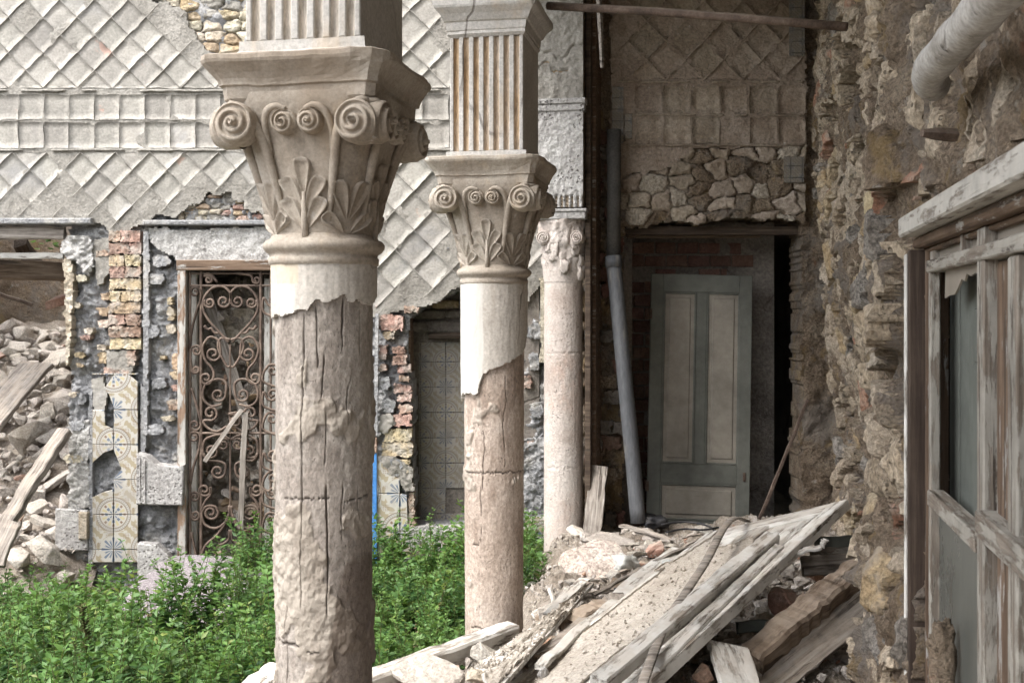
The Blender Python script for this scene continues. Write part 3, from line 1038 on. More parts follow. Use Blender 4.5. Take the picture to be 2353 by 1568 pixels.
def bricks(parent, x0, x1, y0, y1, n, Y, pick, seed, t=.05, split=.5, jit=1.5):
    rn = random.Random(seed)
    hh = (y1 - y0) / n
    for i in range(n):
        cuts = [x0, x1]
        if rn.random() < split: cuts = [x0, x0 + (x1 - x0) * rn.choice((.36, .5, .62)), x1]
        for a, b in zip(cuts, cuts[1:]):
            rag("brick", [(a + 1, y0 + i * hh + 1.2), (b - 1, y0 + i * hh + 1.2), (b - 1, y0 + (i + 1) * hh - 1.2), (a + 1, y0 + (i + 1) * hh - 1.2)], Y, pick(i, rn), t * rn.uniform(.72, 1.05), i * 7 + int(a), parent=parent)


bricks(bw, 254, 328, 530, 802, 10, YB + .03, lambda i, r: brick_m if i in (0, 1, 3, 7, 8) else brick_y, 1, .05)
# jamb of the niche: hollow bricks and broken brick ends
for (x0, x1, y0, y1, m) in [(872, 926, 722, 757, brick_m), (882, 908, 760, 778, brick_y), (872, 890, 792, 822, brick_m), (900, 932, 795, 812, brick_m), (902, 938, 816, 836, brick_m), (915, 944, 838, 856, brick_m),
                            (872, 888, 838, 852, brick_m), (918, 944, 862, 876, brick_m), (905, 944, 882, 900, brick_m), (915, 946, 905, 920, brick_m), (918, 948, 928, 948, brick_m), (905, 946, 952, 976, brick_m), (884, 946, 984, 1012, brick_y),
                            (878, 950, 1015, 1046, brick_y), (912, 944, 1052, 1080, brick_y), (1204, 1222, 864, 890, brick_m), (1204, 1224, 1010, 1030, brick_m), (930, 966, 702, 716, brick_m), (244, 306, 845, 858, brick_m), (296, 316, 806, 840, brick_m),
                            (300, 318, 975, 1008, brick_m), (224, 250, 575, 590, brick_m), (938, 952, 1130, 1205, brick_m)]:
    rag("brick", [(x0, y0), (x1, y0 + rnd.uniform(-2, 2)), (x1 + rnd.uniform(-4, 2), y1), (x0, y1)], YB + .03, m, .05 * rnd.uniform(.6, 1.1), int(x0 + y0), amp=3)


def coat(name, poly, Y, mat, t=.04, res=4, amp=7, rough=.008, seed=1, lift=.0, f=.05):
    xs, ys = [p[0] for p in poly], [p[1] for p in poly]
    x0, x1, y0, y1 = min(xs) - 8, max(xs) + 8, min(ys) - 8, max(ys) + 8
    V, F, _ = plate(x0, x1, y0, y1, max(4, int((x1 - x0) / res)), max(4, int((y1 - y0) / res)), jag(poly, amp, f, seed),
                    lambda u, v: lift + rough * (.6 * fbm(u * .05, v * .05, seed, 3, seed) + .5 * fbm(u * .16, v * .16, seed, 3, seed + 1)), back_map(Y), t)
    return wpart(name, mesh(name, V, F, True, mat), bw)


coat("plaster", [(338, 524), (430, 528), (612, 520), (640, 520), (640, 602), (408, 602), (400, 585), (372, 575), (350, 560)], YB, lime, .06, 4, 5, .014, 3)
coat("plaster_strip", [(328, 530), (341, 532), (342, 700), (338, 1000), (328, 1000)], YB - .01, mortar, .08, 3, 2, .006, 4)
coat("plaster_strip", [(204, 880), (212, 880), (214, 1290), (204, 1300)], YB - .005, mortar, .07, 3, 2, .006, 8)
coat("plaster_strip", [(322, 880), (336, 900), (334, 1035), (322, 1035)], YB - .005, mortar, .07, 3, 2, .006, 9)
coat("plaster", [(146, 596), (162, 590), (168, 660), (160, 760), (162, 830), (152, 840), (148, 700)], YB - .03, pale_stone, .12, 3, 4, .015, 5)
coat("plaster", [(136, 560), (160, 545), (208, 540), (214, 600), (200, 635), (176, 600), (158, 596), (140, 585)], YB - .03, lime, .1, 3, 5, .03, 6)
coat("plaster", [(156, 985), (204, 960), (206, 1165), (158, 1168)], YB - .005, lime, .07, 3, 5, .016, 7)
coat("cement_patch", [(216, 548), (250, 545), (254, 600), (240, 650), (222, 660)], YB, stucco_bed, .06, 3, 4, .008, 10)
coat("cement_patch", [(212, 872), (236, 866), (248, 900), (240, 940), (214, 965)], YB - .005, stucco, .05, 3, 2, .006, 11)
coat("cement_patch", [(244, 806), (292, 806), (306, 840), (292, 868), (262, 880), (246, 862)], YB - .005, stucco_bed, .05, 3, 3, .006, 12)
coat("sill_plaster", [(928, 1208), (1210, 1210), (1210, 1250), (1080, 1246), (1010, 1262), (985, 1255), (960, 1262), (930, 1250)], YB - .02, rubble_red if False else lime, .1, 3, 3, .01, 13)
coat("cement_patch", [(872, 1050), (905, 1046), (945, 1075), (950, 1125), (930, 1128), (908, 1092), (890, 1088)], YB - .02, stucco_bed, .09, 3, 4, .014, 14)
coat("cement_patch", [(872, 955), (900, 948), (908, 975), (890, 995), (872, 990)], YB - .02, stucco, .09, 3, 4, .014, 15)
coat("plaster", [(1240, 640), (1262, 640), (1262, 836), (1241, 832)], YB - .03, pale_stone, .1, 3, 2, .006, 16)
coat("cement_patch", [(1200, 1010), (1262, 1000), (1262, 1180), (1204, 1190)], YB - .01, mortar, .08, 3, 5, .03, 17)
# ledges, blocks, blue strip
mb = MB()
a, b = P(-420, 502, YB), P(216, 516, YB)
mb.bbox(a[0], b[0], YB - .07, YB + .05, b[2], a[2], .01)
wpart("ledge", mb.mesh("ledge", mortar), bw)
mb = MB()
a, b = P(332, 506, YB), P(640, 518, YB)
mb.bbox(a[0], b[0], YB - .05, YB + .05, b[2], a[2], .01)
wpart("ledge", mb.mesh("ledge", mortar), bw)
for poly, t, m in [([(326, 1036), (347, 1043), (369, 1061), (423, 1068), (433, 1062), (429, 1154), (325, 1153)], .13, concrete_m), ([(324, 1242), (366, 1244), (380, 1257), (391, 1266), (421, 1313), (420, 1340), (325, 1340)], .1, concrete_m),
                   ([(130, 1166), (204, 1170), (204, 1262), (130, 1262)], .03, concrete_m), ([(186, 1172), (206, 1174), (206, 1235), (186, 1235)], .06, pale_stone)]:
    V, F = prism(poly, YB, t, .008, .5, rnd)
    o = wpart("stone_block", mesh("stone_block", V, F, False, m), bw)
for (xa, xb) in ((327, 336), (338, 347)):
    V, F = prism([(xa, 1042 + (xa - 327) * .4), (xb, 1046 + (xa - 327) * .4), (xb, 1151), (xa, 1151)], YB, .142, .006)
    wpart("moulding", mesh("moulding", V, F, False, concrete_m), bw)
V, F = prism([(855, 1040), (866, 1040), (866, 1300), (855, 1300)], YB - .02, .03, .004)
tag(wpart("edge_strip", mesh("edge_strip", V, F, False, blue_m), bw), "bright blue plastic strip")
V, F = prism([(853, 1004), (866, 1004), (866, 1038), (853, 1038)], YB - .01, .05, .004, 1, rnd)
wpart("brick", mesh("brick", V, F, False, brick_m), bw)
V, F = prism([(862, 720), (870, 720), (868, 1000), (860, 1000)], YB - .02, .04, .004, 1, rnd)
wpart("conduit", mesh("conduit", V, F, False, mortar), bw)


# majolica tiles, cut where they are broken
def majolica_tile(parent, poly, Y, origin, t, mat, proud=.012):
    V, F = prism(poly, Y, proud, .003, 0, rnd, .02)
    me = mesh("tile", V, F, False, mat)
    uvl = me.uv_layers.new(name="UVMap")
    k = FPX / Y
    uvs = np.array([((v[0] * k + CX - origin[0]) / t, -((EYE - v[2]) * k + HY - origin[1]) / t) for v in V])
    idx = np.empty(len(me.loops), np.int32)
    me.loops.foreach_get("vertex_index", idx)
    uvl.data.foreach_set("uv", uvs[idx].astype(np.float32).ravel())
    return wpart("tile", me, parent)


def tile_grid(parent, x0, x1, y0, y1, Y, origin, t, mat, skip=(), cut={}, proud=.012):
    i0, i1 = math.floor((x0 - origin[0]) / t), math.ceil((x1 - origin[0]) / t)
    j0, j1 = math.floor((y0 - origin[1]) / t), math.ceil((y1 - origin[1]) / t)
    for i in range(i0, i1):
        for j in range(j0, j1):
            xa, xb = max(x0, origin[0] + i * t), min(x1, origin[0] + (i + 1) * t)
            ya, yb = max(y0, origin[1] + j * t), min(y1, origin[1] + (j + 1) * t)
            if xb - xa < 3 or yb - ya < 3 or (i, j) in skip: continue
            poly = cut.get((i, j), [(xa, ya), (xb, ya), (xb, yb), (xa, yb)])
            g = .75 if mat is majolica else .3
            c = np.array(poly).mean(0)
            poly = [tuple(np.array(p) + np.sign(c - np.array(p)) * g) for p in poly]
            majolica_tile(parent, poly, Y, origin, t, mat, proud * rnd.uniform(.85, 1.2))


tile_grid(bw, 213, 318, 856, 1290, YB - .012, (262, 1020), 80, majolica, skip={(-1, -2)},
          cut={(-1, 0): [(213, 1020), (262, 1020), (262, 1030), (240, 1040), (213, 1062)], (-1, 1): [(240, 1128), (262, 1122), (262, 1180), (213, 1180), (213, 1140)],
               (-1, -1): [(213, 940), (240, 940), (243, 948), (243, 975), (262, 985), (262, 1020), (213, 1020)], (0, -2): [(262, 860), (296, 858), (318, 876), (318, 940), (264, 940), (250, 905), (240, 890)],
               (0, 0): [(262, 1032), (262, 1020), (318, 1020), (318, 1100), (262, 1100), (280, 1078)]})
tile_grid(bw, 867, 944, 1055, 1350, YB - .012, (919, 1218), 86, majolica, skip={(0, -2)}, cut={(-1, -2): [(867, 1055), (880, 1062), (902, 1090), (919, 1100), (919, 1132), (867, 1132)], (0, -1): [(919, 1132), (935, 1135), (938, 1218), (919, 1218)]})
tile_grid(bw, 944, 1215, 1240, 1350, YB + .0, (919, 1218), 86, majolica, skip={(0, 0), (2, 0)}, cut={(1, 0): [(1012, 1248), (1090, 1252), (1090, 1304), (1005, 1304)]})
tile_grid(bw, 1205, 1262, 1185, 1400, YB - .025, (1252, 1236), 86, majolica)

# ------------------------------------------------------------------ niche, its dusty tiles coloured darker as if in shade
ni = thing("tiled_niche", "dark wall niche lined with dusty patterned tiles, shade painted into their colour, behind the slender columns", "niche", P(1070, 1212, YB + .25))
YN = YB + .42
mb = MB()
a, b = P(925, 640, YN), P(1215, 1225, YN)
mb.box(a[0], b[0], YN, YN + .1, b[2] - .1, a[2] + .3)
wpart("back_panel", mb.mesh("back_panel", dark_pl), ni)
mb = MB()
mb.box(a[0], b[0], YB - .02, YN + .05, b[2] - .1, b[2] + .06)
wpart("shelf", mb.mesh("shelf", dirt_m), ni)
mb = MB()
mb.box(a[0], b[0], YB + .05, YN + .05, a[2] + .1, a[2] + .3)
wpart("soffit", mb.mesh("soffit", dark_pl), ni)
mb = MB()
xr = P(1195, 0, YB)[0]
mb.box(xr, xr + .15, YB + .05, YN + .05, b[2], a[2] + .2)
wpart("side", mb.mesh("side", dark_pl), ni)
mb = MB()
xl = P(944, 0, YB)[0]
mb.box(xl - .06, xl - .015, YB + .1, YN + .02, b[2] + .06, a[2] - .1)
wpart("door_post", mb.mesh("door_post", wood_brown), ni)
p0, p1 = P(985, 772, YN - .12), P(1180, 766, YN - .12)
wpart("rail", MB().tube([p0, p1], .028, 8).mesh("rail", wood_dark, True), ni)
tile_grid(ni, 962, 1205, 785, 1215, YN, (966, 888), 58, majolica_shade, skip={(2, 3), (1, 4), (2, 4)}, proud=.01)
stone_courses(ni, 950, 1200, [(690, 712), (712, 735), (735, 765)], YN, [tufa, pale_stone, dark_pl], None, 40, 90, 7, .06)

# ------------------------------------------------------------------ rooms behind (dark shells)
def shell(x0, x1, y0, y1, z0, z1, faces, mat, name="room_shell", t=.12):
    mb = MB()
    if 'b' in faces: mb.box(x0, x1, y1, y1 + t, z0, z1)
    if 'l' in faces: mb.box(x0 - t, x0, y0, y1 + t, z0, z1)
    if 'r' in faces: mb.box(x1, x1 + t, y0, y1 + t, z0, z1)
    if 't' in faces: mb.box(x0 - t, x1 + t, y0, y1 + t, z1, z1 + t)
    structure(name, mb.mesh(name, mat))


shell(-6.6, -3.2, 9.5, 13.2, -.1, 5.2, 'blr', mortar_warm)
shell(-2.72, -1.5, 9.5, 10.6, -.1, 2.75, 'blr', mortar_warm)
shell(.95, 3.3, 9.0, 15.0, -.15, 3.0, 'blrt', dark_pl)

# ------------------------------------------------------------------ end wall of the loggia with the doorway
YD = 8.55
door_pale = earthy("pale_block", [(.33, .28, .22), (.41, .36, .295), (.47, .42, .35)], 5, .9, 55, .012, var=.1, fine=.5)
dw = thing("doorway_wall", "dim brown end wall of the loggia with lozenge tile beds above an open doorway", "wall", (1.5, YD, .3))
DOOR = [(1432, 518), (1480, 522), (1520, 508), (1600, 512), (1690, 498), (1760, 506), (1800, 500), (1846, 515), (1844, 1500), (1432, 1500)]
DW = back_map(YD)
V, F, _ = plate(1330, 2010, -100, 1330, 170, 340, lambda u, v: ~jag(DOOR, 5, .06, 5)(u, v),
                lambda u, v: -.04 + .022 * fbm(u * .03, v * .03, 0, 4, 41) - .03 * smooth(1440, 1420, u) * smooth(500, 600, v) * (1 + fbm(u * .06, v * .06, 0, 3, 2)), DW, .4)
wpart("masonry", mesh("masonry", V, F, True, mortar_warm), dw)
DST = [(1400, -100), (1812, -100), (1850, 60), (1850, 335), (1700, 335), (1660, 345), (1620, 338), (1592, 340), (1562, 370), (1520, 392), (1470, 400), (1405, 395)]
V, F, _ = plate(1395, 1860, -100, 420, 116, 130, jag(DST, 5, .05, 6), lambda u, v: .004 + .006 * fbm(u * .05, v * .05, 0, 3, 4), DW, .05)
wpart("stucco_coat", mesh("stucco_coat", V, F, True, door_wall), dw)
clipD = jag(DST, 1, .05, 6)
lozenge_band(dw, YD, door_wall, door_wall, clipD, (1410, 1845), (-70, 184), (1441, 184), 88, 90, 9, .016, .007, .004)
for j, (ya, yb) in enumerate(((196, 262), (268, 332))):
    for k in range(6):
        xa = 1456 + k * 66
        if j == 1 and k == 3: continue
        V, F = tile_patch([(xa, ya), (xa + 65, ya), (xa + 65, yb), (xa, yb)], YD, .02 if (j, k) != (1, 2) else .035, 4, .95, k + j * 9, .009)
        wpart("tile_bed", mesh("tile_bed", V, F, True, door_wall), dw)
for yy in (189, 265, 334):
    rib((1405, yy), (1848, yy), YD, .01, dw, door_wall, clipD, yy)
rs = random.Random(8)
cell_stones(put_stone(dw), back_map(YD), 1398, 1850, 332, 516, 48, 37, 3.0, lambda u, v: ~clipD(u, v) & ~jag(DOOR, 5, .06, 5)(u, v), lambda r: r.choice([door_wall, door_wall, mortar_warm, door_pale]), (-.012, .016), 12, .035, .03, .75, .12, .008)
# little patterned tiles left in the corner, ragged bricks of the left jamb
for (xa, xb, ya, yb) in ((1405, 1432, 200, 330), (1434, 1452, 262, 320), (1812, 1848, -60, 130), (1800, 1846, 360, 420)):
    tile_grid(dw, xa, xb, ya, yb, YD - .01, (1400, 200), 26, majolica_shade)
for i in range(26):
    y0 = 300 + i * 35
    x = 1346
    while x < 1428:
        w = rs.uniform(24, 44)
        if rs.random() < .72:
            rag("brick", [(x, y0 + 2), (min(x + w, 1434), y0 + 2), (min(x + w, 1434), y0 + 31), (x, y0 + 31)], YD, rs.choice([inner_brick, mortar_warm, dark_pl, dark_pl]), rs.uniform(-.03, .035), i * 9 + int(x), amp=4, parent=dw)
        x += w + 2
# inner wall seen through the doorway
YI = 9.35
iw = thing("inner_wall", "dark brick and plaster wall deep inside the doorway behind the green door", "wall", P(1620, 1300, YI))
mb = MB()
a, b = P(1380, 480, YI), P(1778, 1330, YI)
mb.box(a[0], b[0], YI, YI + .12, b[2] - .3, a[2])
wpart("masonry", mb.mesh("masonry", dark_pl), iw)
for i in range(22):
    y0 = 555 + i * 30
    x = 1405 - (i % 2) * 24
    lim = 1700 if i < 3 else 1520
    while x < lim:
        w = 50
        if rs.random() < .8:
            V, F = prism([(x, y0 + 2), (x + w - 3, y0 + 2), (x + w - 3, y0 + 27), (x, y0 + 27)], YI, rs.uniform(.008, .03), .006, 1.5, rs, .03)
            wpart("brick", mesh("brick", V, F, False, inner_brick), iw)
        x += w
V, F, _ = plate(1560, 1777, 540, 1330, 40, 120, jag([(1640, 540), (1776, 548), (1776, 1330), (1540, 1330), (1560, 900), (1680, 640)], 12, .02, 4), lambda u, v: .01 + .012 * fbm(u * .02, v * .02, 0, 4, 4), back_map(YI), .03)
wpart("plaster", mesh("plaster", V, F, True, dark_pl), iw)
# lintel timbers
for (x0, x1, y0, y1, yy, m) in ((1420, 1850, 522, 540, YD + .18, wood_dark), (1440, 1742, 534, 546, YD + .3, wood_rot)):
    a, b = P(x0, y0, yy), P(x1, y1, yy)
    me = MB().box(-.5, .5, -.5, .5, -.5, .5).mesh("lintel", m)
    me.transform(Matrix.Diagonal((b[0] - a[0], .12, a[2] - b[2], 1)))
    o = obj("lintel_beam", me, loc=(a + b) / 2)
    tag(o, "dark timber lintel over the doorway" if m is wood_dark else "splintered pale timber under the doorway lintel", "beam")

# ------------------------------------------------------------------ columns
# local frame of a column: axis at the origin, front face toward -y, heights above the courtyard ground
Z_AST, Z_BELL0, Z_BELL1, Z_ABT = 2.315, 2.375, 2.755, 2.875


def bell_R(z):
    t = np.clip((z - Z_BELL0) / (Z_BELL1 - Z_BELL0), 0, 1)
    return .150 + .020 * t + .052 * t ** 2.2


def bell_r(phi, z):
    """radius of the bell at angle phi (0 = front, -y): round below, squarish above"""
    t = np.clip((z - Z_BELL0) / (Z_BELL1 - Z_BELL0), 0, 1)
    n = 2 + 3.2 * t ** 1.6
    return bell_R(z) / (np.abs(np.sin(phi)) ** n + np.abs(np.cos(phi)) ** n) ** (1 / n)


def on_bell(phi, z, lift=0.0):
    r = bell_r(phi, z) + lift
    return np.stack([r * np.sin(phi), -r * np.cos(phi), z + 0 * phi], -1)


def lathe_square(profile, n=10, conc=.02, cut=.1, seed=1, amp=.0015):
    """square moulding with hollowed sides and clipped corners; profile: (z, half width)"""
    ring = []
    for k in range(4):
        for s in np.linspace(-1, 1, n):
            s2 = s * (1 - cut)
            ring.append((s2, -1 + conc * 3.5 * (1 - s * s), k))
    V, F = [], []
    m = len(ring)
    for (z, w) in profile:
        for (a, b, k) in ring:
            x, y = a * w, b * w
            for _ in range(k): x, y = -y, x
            V.append((x, y, z))
    for i in range(len(profile) - 1):
        for j in range(m):
            j2 = (j + 1) % m
            F.append((i * m + j, i * m + j2, (i + 1) * m + j2, (i + 1) * m + j))
    F.append(tuple(range(m))[::-1])
    F.append(tuple((len(profile) - 1) * m + j for j in range(m)))
    V = np.array(V)
    V = V + amp * np.stack([fbm(V[:, 0] * 18, V[:, 1] * 18, V[:, 2] * 18 + q, 3, seed + q) for q in range(3)], -1)
    return V, F


def lathe(profile, n=64, seed=0, amp=.001):
    V, F = [], []
    for (z, r) in profile:
        for k in range(n):
            a = 2 * math.pi * k / n
            V.append((r * math.sin(a), -r * math.cos(a), z))
    for i in range(len(profile) - 1):
        for k in range(n):
            k2 = (k + 1) % n
            F.append((i * n + k, i * n + k2, (i + 1) * n + k2, (i + 1) * n + k))
    F.append(tuple(range(n))[::-1])
    F.append(tuple((len(profile) - 1) * n + k for k in range(n)))
    V = np.array(V)
    V = V + amp * np.stack([fbm(V[:, 0] * 22, V[:, 1] * 22, V[:, 2] * 22 + q, 3, seed + q) for q in range(3)], -1)
    return V, F


def volute(r, turns, hand, depth, amp):
    """scroll disc facing -y, spiral carved into its face"""
    nr, na = 34, 48
    V, F = [], []
    for i in range(nr + 1):
        rr = r * i / nr
        for k in range(na):
            a = 2 * math.pi * k / na
            ph = (rr / r * turns - hand * a / (2 * math.pi)) % 1.0
            s = abs(ph - .5) * 2
            h = amp * (1 - smooth(.25, .8, s)) * smooth(0, .12, rr / r) + (amp * 1.25 if rr < r * .13 else 0)
            h -= .010 * smooth(.88, 1.0, rr / r)
            dome = .012 * (1 - (rr / r) ** 2)
            V.append((rr * math.sin(a), -(h + dome), rr * math.cos(a)))
    n0 = len(V)
    for k in range(na):
        a = 2 * math.pi * k / na
        V.append((r * .985 * math.sin(a), depth, r * .985 * math.cos(a)))
    for i in range(nr + 1):
        for k in range(na):
            k2 = (k + 1) % na
            if i < nr: F.append((i * na + k, i * na + k2, (i + 1) * na + k2, (i + 1) * na + k))
            else: F.append((i * na + k, i * na + k2, n0 + k2, n0 + k))
    return V, F


def lobe(phi0, z0, ang, L, W, amp=.011):
    """spoon-shaped leaf lobe on the bell, root at (phi0, z0), pointing along ang (0 = up)"""
    nl, nw = 14, 10
    V, F = [], []
    R0 = float(bell_R(z0))
    for i in range(nl + 1):
        t = i / nl
        w = W * math.sin(math.pi * min(1, t * .5 + .02)) ** .9 * (1 if t < .72 else math.sqrt(max(0, 1 - ((t - .72) / .28) ** 2)) * .999 + .001)
        for j in range(nw + 1):
            s = j / nw * 2 - 1
            a, b = s * w, t * L
            x = a * math.cos(ang) + b * math.sin(ang)
            z = z0 - a * math.sin(ang) + b * math.cos(ang)
            e = max(abs(s), smooth(.75, 1.0, t))
            h = amp * (smooth(.30, .82, e) * .95 - smooth(.9, 1.0, e) * .95 + .15) * smooth(-.2, .5, t) + .007 * t * t * (1 - .6 * smooth(.93, 1, e))
            h = h if 0 < j < nw and i < nl else -.004
            V.append(on_bell(np.array(phi0 + x / R0), np.array(z), h))
    for i in range(nl):
        for j in range(nw):
            a = i * (nw + 1) + j
            F.append((a, a + 1, a + nw + 2, a + nw + 1))
    return V, F


def bell_strand(pts, rs, n=7):
    """cord following the bell; pts (phi, z, lift)"""
    q = [on_bell(np.array(p), np.array(z), l) for p, z, l in pts]
    return MB().tube(q, rs, n, True, .8)


def spline(pts, n=8):
    pts = [np.array(p, float) for p in pts]
    P_ = [pts[0] * 2 - pts[1]] + pts + [pts[-1] * 2 - pts[-2]]
    out = []
    for i in range(1, len(P_) - 2):
        for k in range(n):
            t = k / n
            a, b, c, d = P_[i - 1], P_[i], P_[i + 1], P_[i + 2]
            out.append(.5 * (2 * b + (c - a) * t + (2 * a - 5 * b + 4 * c - d) * t * t + (3 * b - a - 3 * c + d) * t ** 3))
    out.append(pts[-1])
    return out


def build_capital(col, chip_seed, mat):
    V, F = lathe([(Z_AST - .02, .150), (Z_AST - .015, .161), (Z_AST + .004, .163), (Z_AST + .008, .158), (Z_AST + .016, .160), (Z_AST + .022, .170), (Z_AST + .032, .178), (Z_AST + .043, .178), (Z_AST + .053, .170), (Z_AST + .059, .158), (Z_AST + .07, .152)], 64, chip_seed, .002)
    obj("astragal", mesh("astragal", V, F, True, mat), parent=col)
    nu, nv = 96, 26
    V, F, _ = plate(0, 2 * math.pi, Z_AST + .05, Z_BELL1 + .02, nu, nv, None, lambda u, v: .002 * fbm(np.sin(u) * 6, np.cos(u) * 6, v * 20, 3, 3), lambda u, v, h: on_bell(u, v, h), .05, True)
    cap = obj("capital", mesh("capital", V, F, True, mat), parent=col)
    w0 = .222
    prof = [(Z_BELL1 - .012, w0 - .012), (Z_BELL1, w0), (Z_BELL1 + .034, w0 + .004), (Z_BELL1 + .038, w0 + .012), (Z_BELL1 + .045, w0 + .013), (Z_BELL1 + .056, w0 + .018), (Z_BELL1 + .072, w0 + .03), (Z_BELL1 + .088, w0 + .046),
            (Z_BELL1 + .098, w0 + .055), (Z_BELL1 + .106, w0 + .058), (Z_BELL1 + .118, w0 + .057), (Z_BELL1 + .123, w0 + .045)]
    V, F = lathe_square(prof, 14, .018, .10, chip_seed, .003)
    # chipped corners
    for k, (sx, sy, amt) in enumerate(((1, -1, .035), (1, 1, .02), (-1, -1, .008))):
        c = np.array((sx, sy)) * (w0 + .058)
        d = np.linalg.norm(V[:, :2] - c, axis=1) + .02 * fbm(V[:, 0] * 30, V[:, 1] * 30, V[:, 2] * 30, 2, k + chip_seed)
        V[:, :2] *= (1 - amt / .28 * np.clip(1 - d / .11, 0, 1) * smooth(Z_BELL1 + .03, Z_BELL1 + .1, V[:, 2]))[:, None]
    obj("abacus", mesh("abacus", V, F, False, mat), parent=cap)
    vb = volute(.060, 2.6, 1, .06, .012)
    vb2 = volute(.060, 2.6, -1, .06, .012)
    vs, vs2 = volute(.037, 2.6, 1, .06, .009), volute(.037, 2.6, -1, .06, .009)
    mv = [mesh("volute", *q, True, mat) for q in (vb, vb2, vs, vs2)]
    for k in range(4):
        A = k * math.pi / 2
        ca, sa = math.cos(A), math.sin(A)

        def at(x, y, z): return (x * ca - y * sa, x * sa + y * ca, z)
        obj("volute", mv[1], at(-.176, -.240, 2.686), (0, 0, A + .05), parent=cap)
        obj("volute", mv[0], at(.176, -.240, 2.682), (0, 0, A - .05), parent=cap)
        obj("helix", mv[2], at(-.038, -.222, 2.690), (R(6), 0, A), parent=cap)
        obj("helix", mv[3], at(.038, -.222, 2.690), (R(6), 0, A), parent=cap)
        for s in (-1, 1):
            # stalk that rises and splits toward the volute and the helix
            pts = spline([(A + s * .44, 2.42, .0), (A + s * .47, 2.50, .008), (A + s * .49, 2.58, .012), (A + s * .50, 2.65, .018), (A + s * .56, 2.705, .026), (A + s * .68, 2.738, .03), (A + s * .80, 2.742, .02)], 5)
            rs = list(np.interp(np.linspace(0, 1, len(pts)), [0, .3, .6, 1], [.008, .014, .015, .012]))
            obj("stalk", bell_strand(pts, rs).mesh("stalk", mat, True), parent=cap)
            pts = spline([(A + s * .47, 2.60, .006), (A + s * .44, 2.67, .014), (A + s * .36, 2.715, .02), (A + s * .24, 2.731, .02), (A + s * .12, 2.722, .018)], 5)
            rs = list(np.interp(np.linspace(0, 1, len(pts)), [0, .5, 1], [.008, .011, .008]))
            obj("stalk", bell_strand(pts, rs).mesh("stalk", mat, True), parent=cap)
        mb = MB()
        for (dx, dz, ang, L, W) in ((0, .085, 0, .108, .027), (-.004, .042, -.44, .108, .025), (.004, .042, .44, .108, .025), (-.005, -.012, -.46, .105, .026), (.005, -.012, .46, .105, .026)):
            mb.add(*lobe(A + dx / .17, 2.405 + dz, ang, L, W))
        mb.add(*[x for x in (lambda t: (t.v, t.f))(bell_strand([(A, 2.36, .0), (A, 2.42, .008), (A, 2.50, .006)], [.012, .010, .005]))])
        obj("leaf", mb.mesh("leaf", mat, True), parent=cap)
        A2 = A + math.pi / 4
        mb = MB()
        for (dx, dz, ang, L, W) in ((-.006, .03, -.3, .115, .025), (.006, .03, .3, .115, .025), (-.012, -.01, -.8, .08, .023), (.012, -.01, .8, .08, .023)):
            mb.add(*lobe(A2 + dx / .17, 2.395 + dz, ang, L, W, .013))
        obj("leaf", mb.mesh("leaf", mat, True), parent=cap)
    return cap


def build_pillar(col, z0, z1, flm, w=.173, d0=.173, d1=.22, nfl=7):
    """fluted square pillar standing on the capital"""
    mb = MB().box(-w, w, -d0 + .02, d1, z0 + .05, z1)
    pil = obj("pillar", mb.mesh("pillar", pillar_m), parent=col)
    prof = [(z0 - .012, w + .052), (z0 + .004, w + .042), (z0 + .018, w + .022), (z0 + .022, w + .016), (z0 + .05, w + .015), (z0 + .053, w + .002)]
    V, F = lathe_square(prof, 4, 0.0, .0, 5, .002)
    V[:, 1] += .02 * (V[:, 1] > 0)
    obj("base_moulding", mesh("base_moulding", V, F, False, pillar_m), parent=pil)
    pitch = 2 * (w - .006) / nfl
    zt = min(z1, z0 + .58)
    for k in range(nfl + 1):
        xc = -w + .006 + k * pitch
        lo, hi = max(-w - .0, xc - pitch * .24), min(w + .0, xc + pitch * .24)
        obj("fillet", MB().bbox(lo, hi, -d0, -d0 + .022, z0 + .054, zt, .003).mesh("fillet", pillar_m), parent=pil)
    for k in range(nfl):      # hollow of each flute
        xc = -w + .006 + (k + .5) * pitch
        V, F = [], []
        h = pitch * .26 + .001
        for z in (z0 + .056, zt - .002):
            for j in range(7):
                a = math.pi * j / 6
                V.append((xc - h * math.cos(a), -d0 + .004 + .014 * math.sin(a), z))
        F = [(j, j + 1, j + 8, j + 7) for j in range(6)]
        obj("flute", mesh("flute", V, F, True, flm), parent=pil)
    if z1 > zt + .1:
        V, F = lathe_square([(zt - .001, w + .002), (zt + .012, w + .012), (zt + .025, w + .008), (zt + .03, w + .012), (zt + .065, w + .014), (zt + .07, w + .022), (zt + .10, w + .04), (zt + .125, w + .062), (zt + .135, w + .066), (zt + .158, w + .067), (zt + .17, w + .05), (zt + .2, w + .01)], 4, 0, 0, 8, .003)
        V[:, 1] += .045 * (V[:, 1] > 0)
        obj("impost", mesh("impost", V, F, False, pillar_m), parent=pil)


def shaft_mesh(z0, z1, r0, r1, hf, mat, nu=220, nv=300, attr=None, mask=None, thick=.02):
    def mp(u, v, h):
        r = r0 + (r1 - r0) * (v - z0) / (z1 - z0) + h
        return np.stack([r * np.sin(u), -r * np.cos(u), v], -1)
    V, F, uv = plate(-math.pi, math.pi, z0, z1, nu, nv, mask, hf, mp, thick, True)
    me = mesh("shaft", V, F, True, mat)
    if attr:
        for k, fn in attr.items(): grade(me, k, fn(uv[:, 0], uv[:, 1]))
    return me


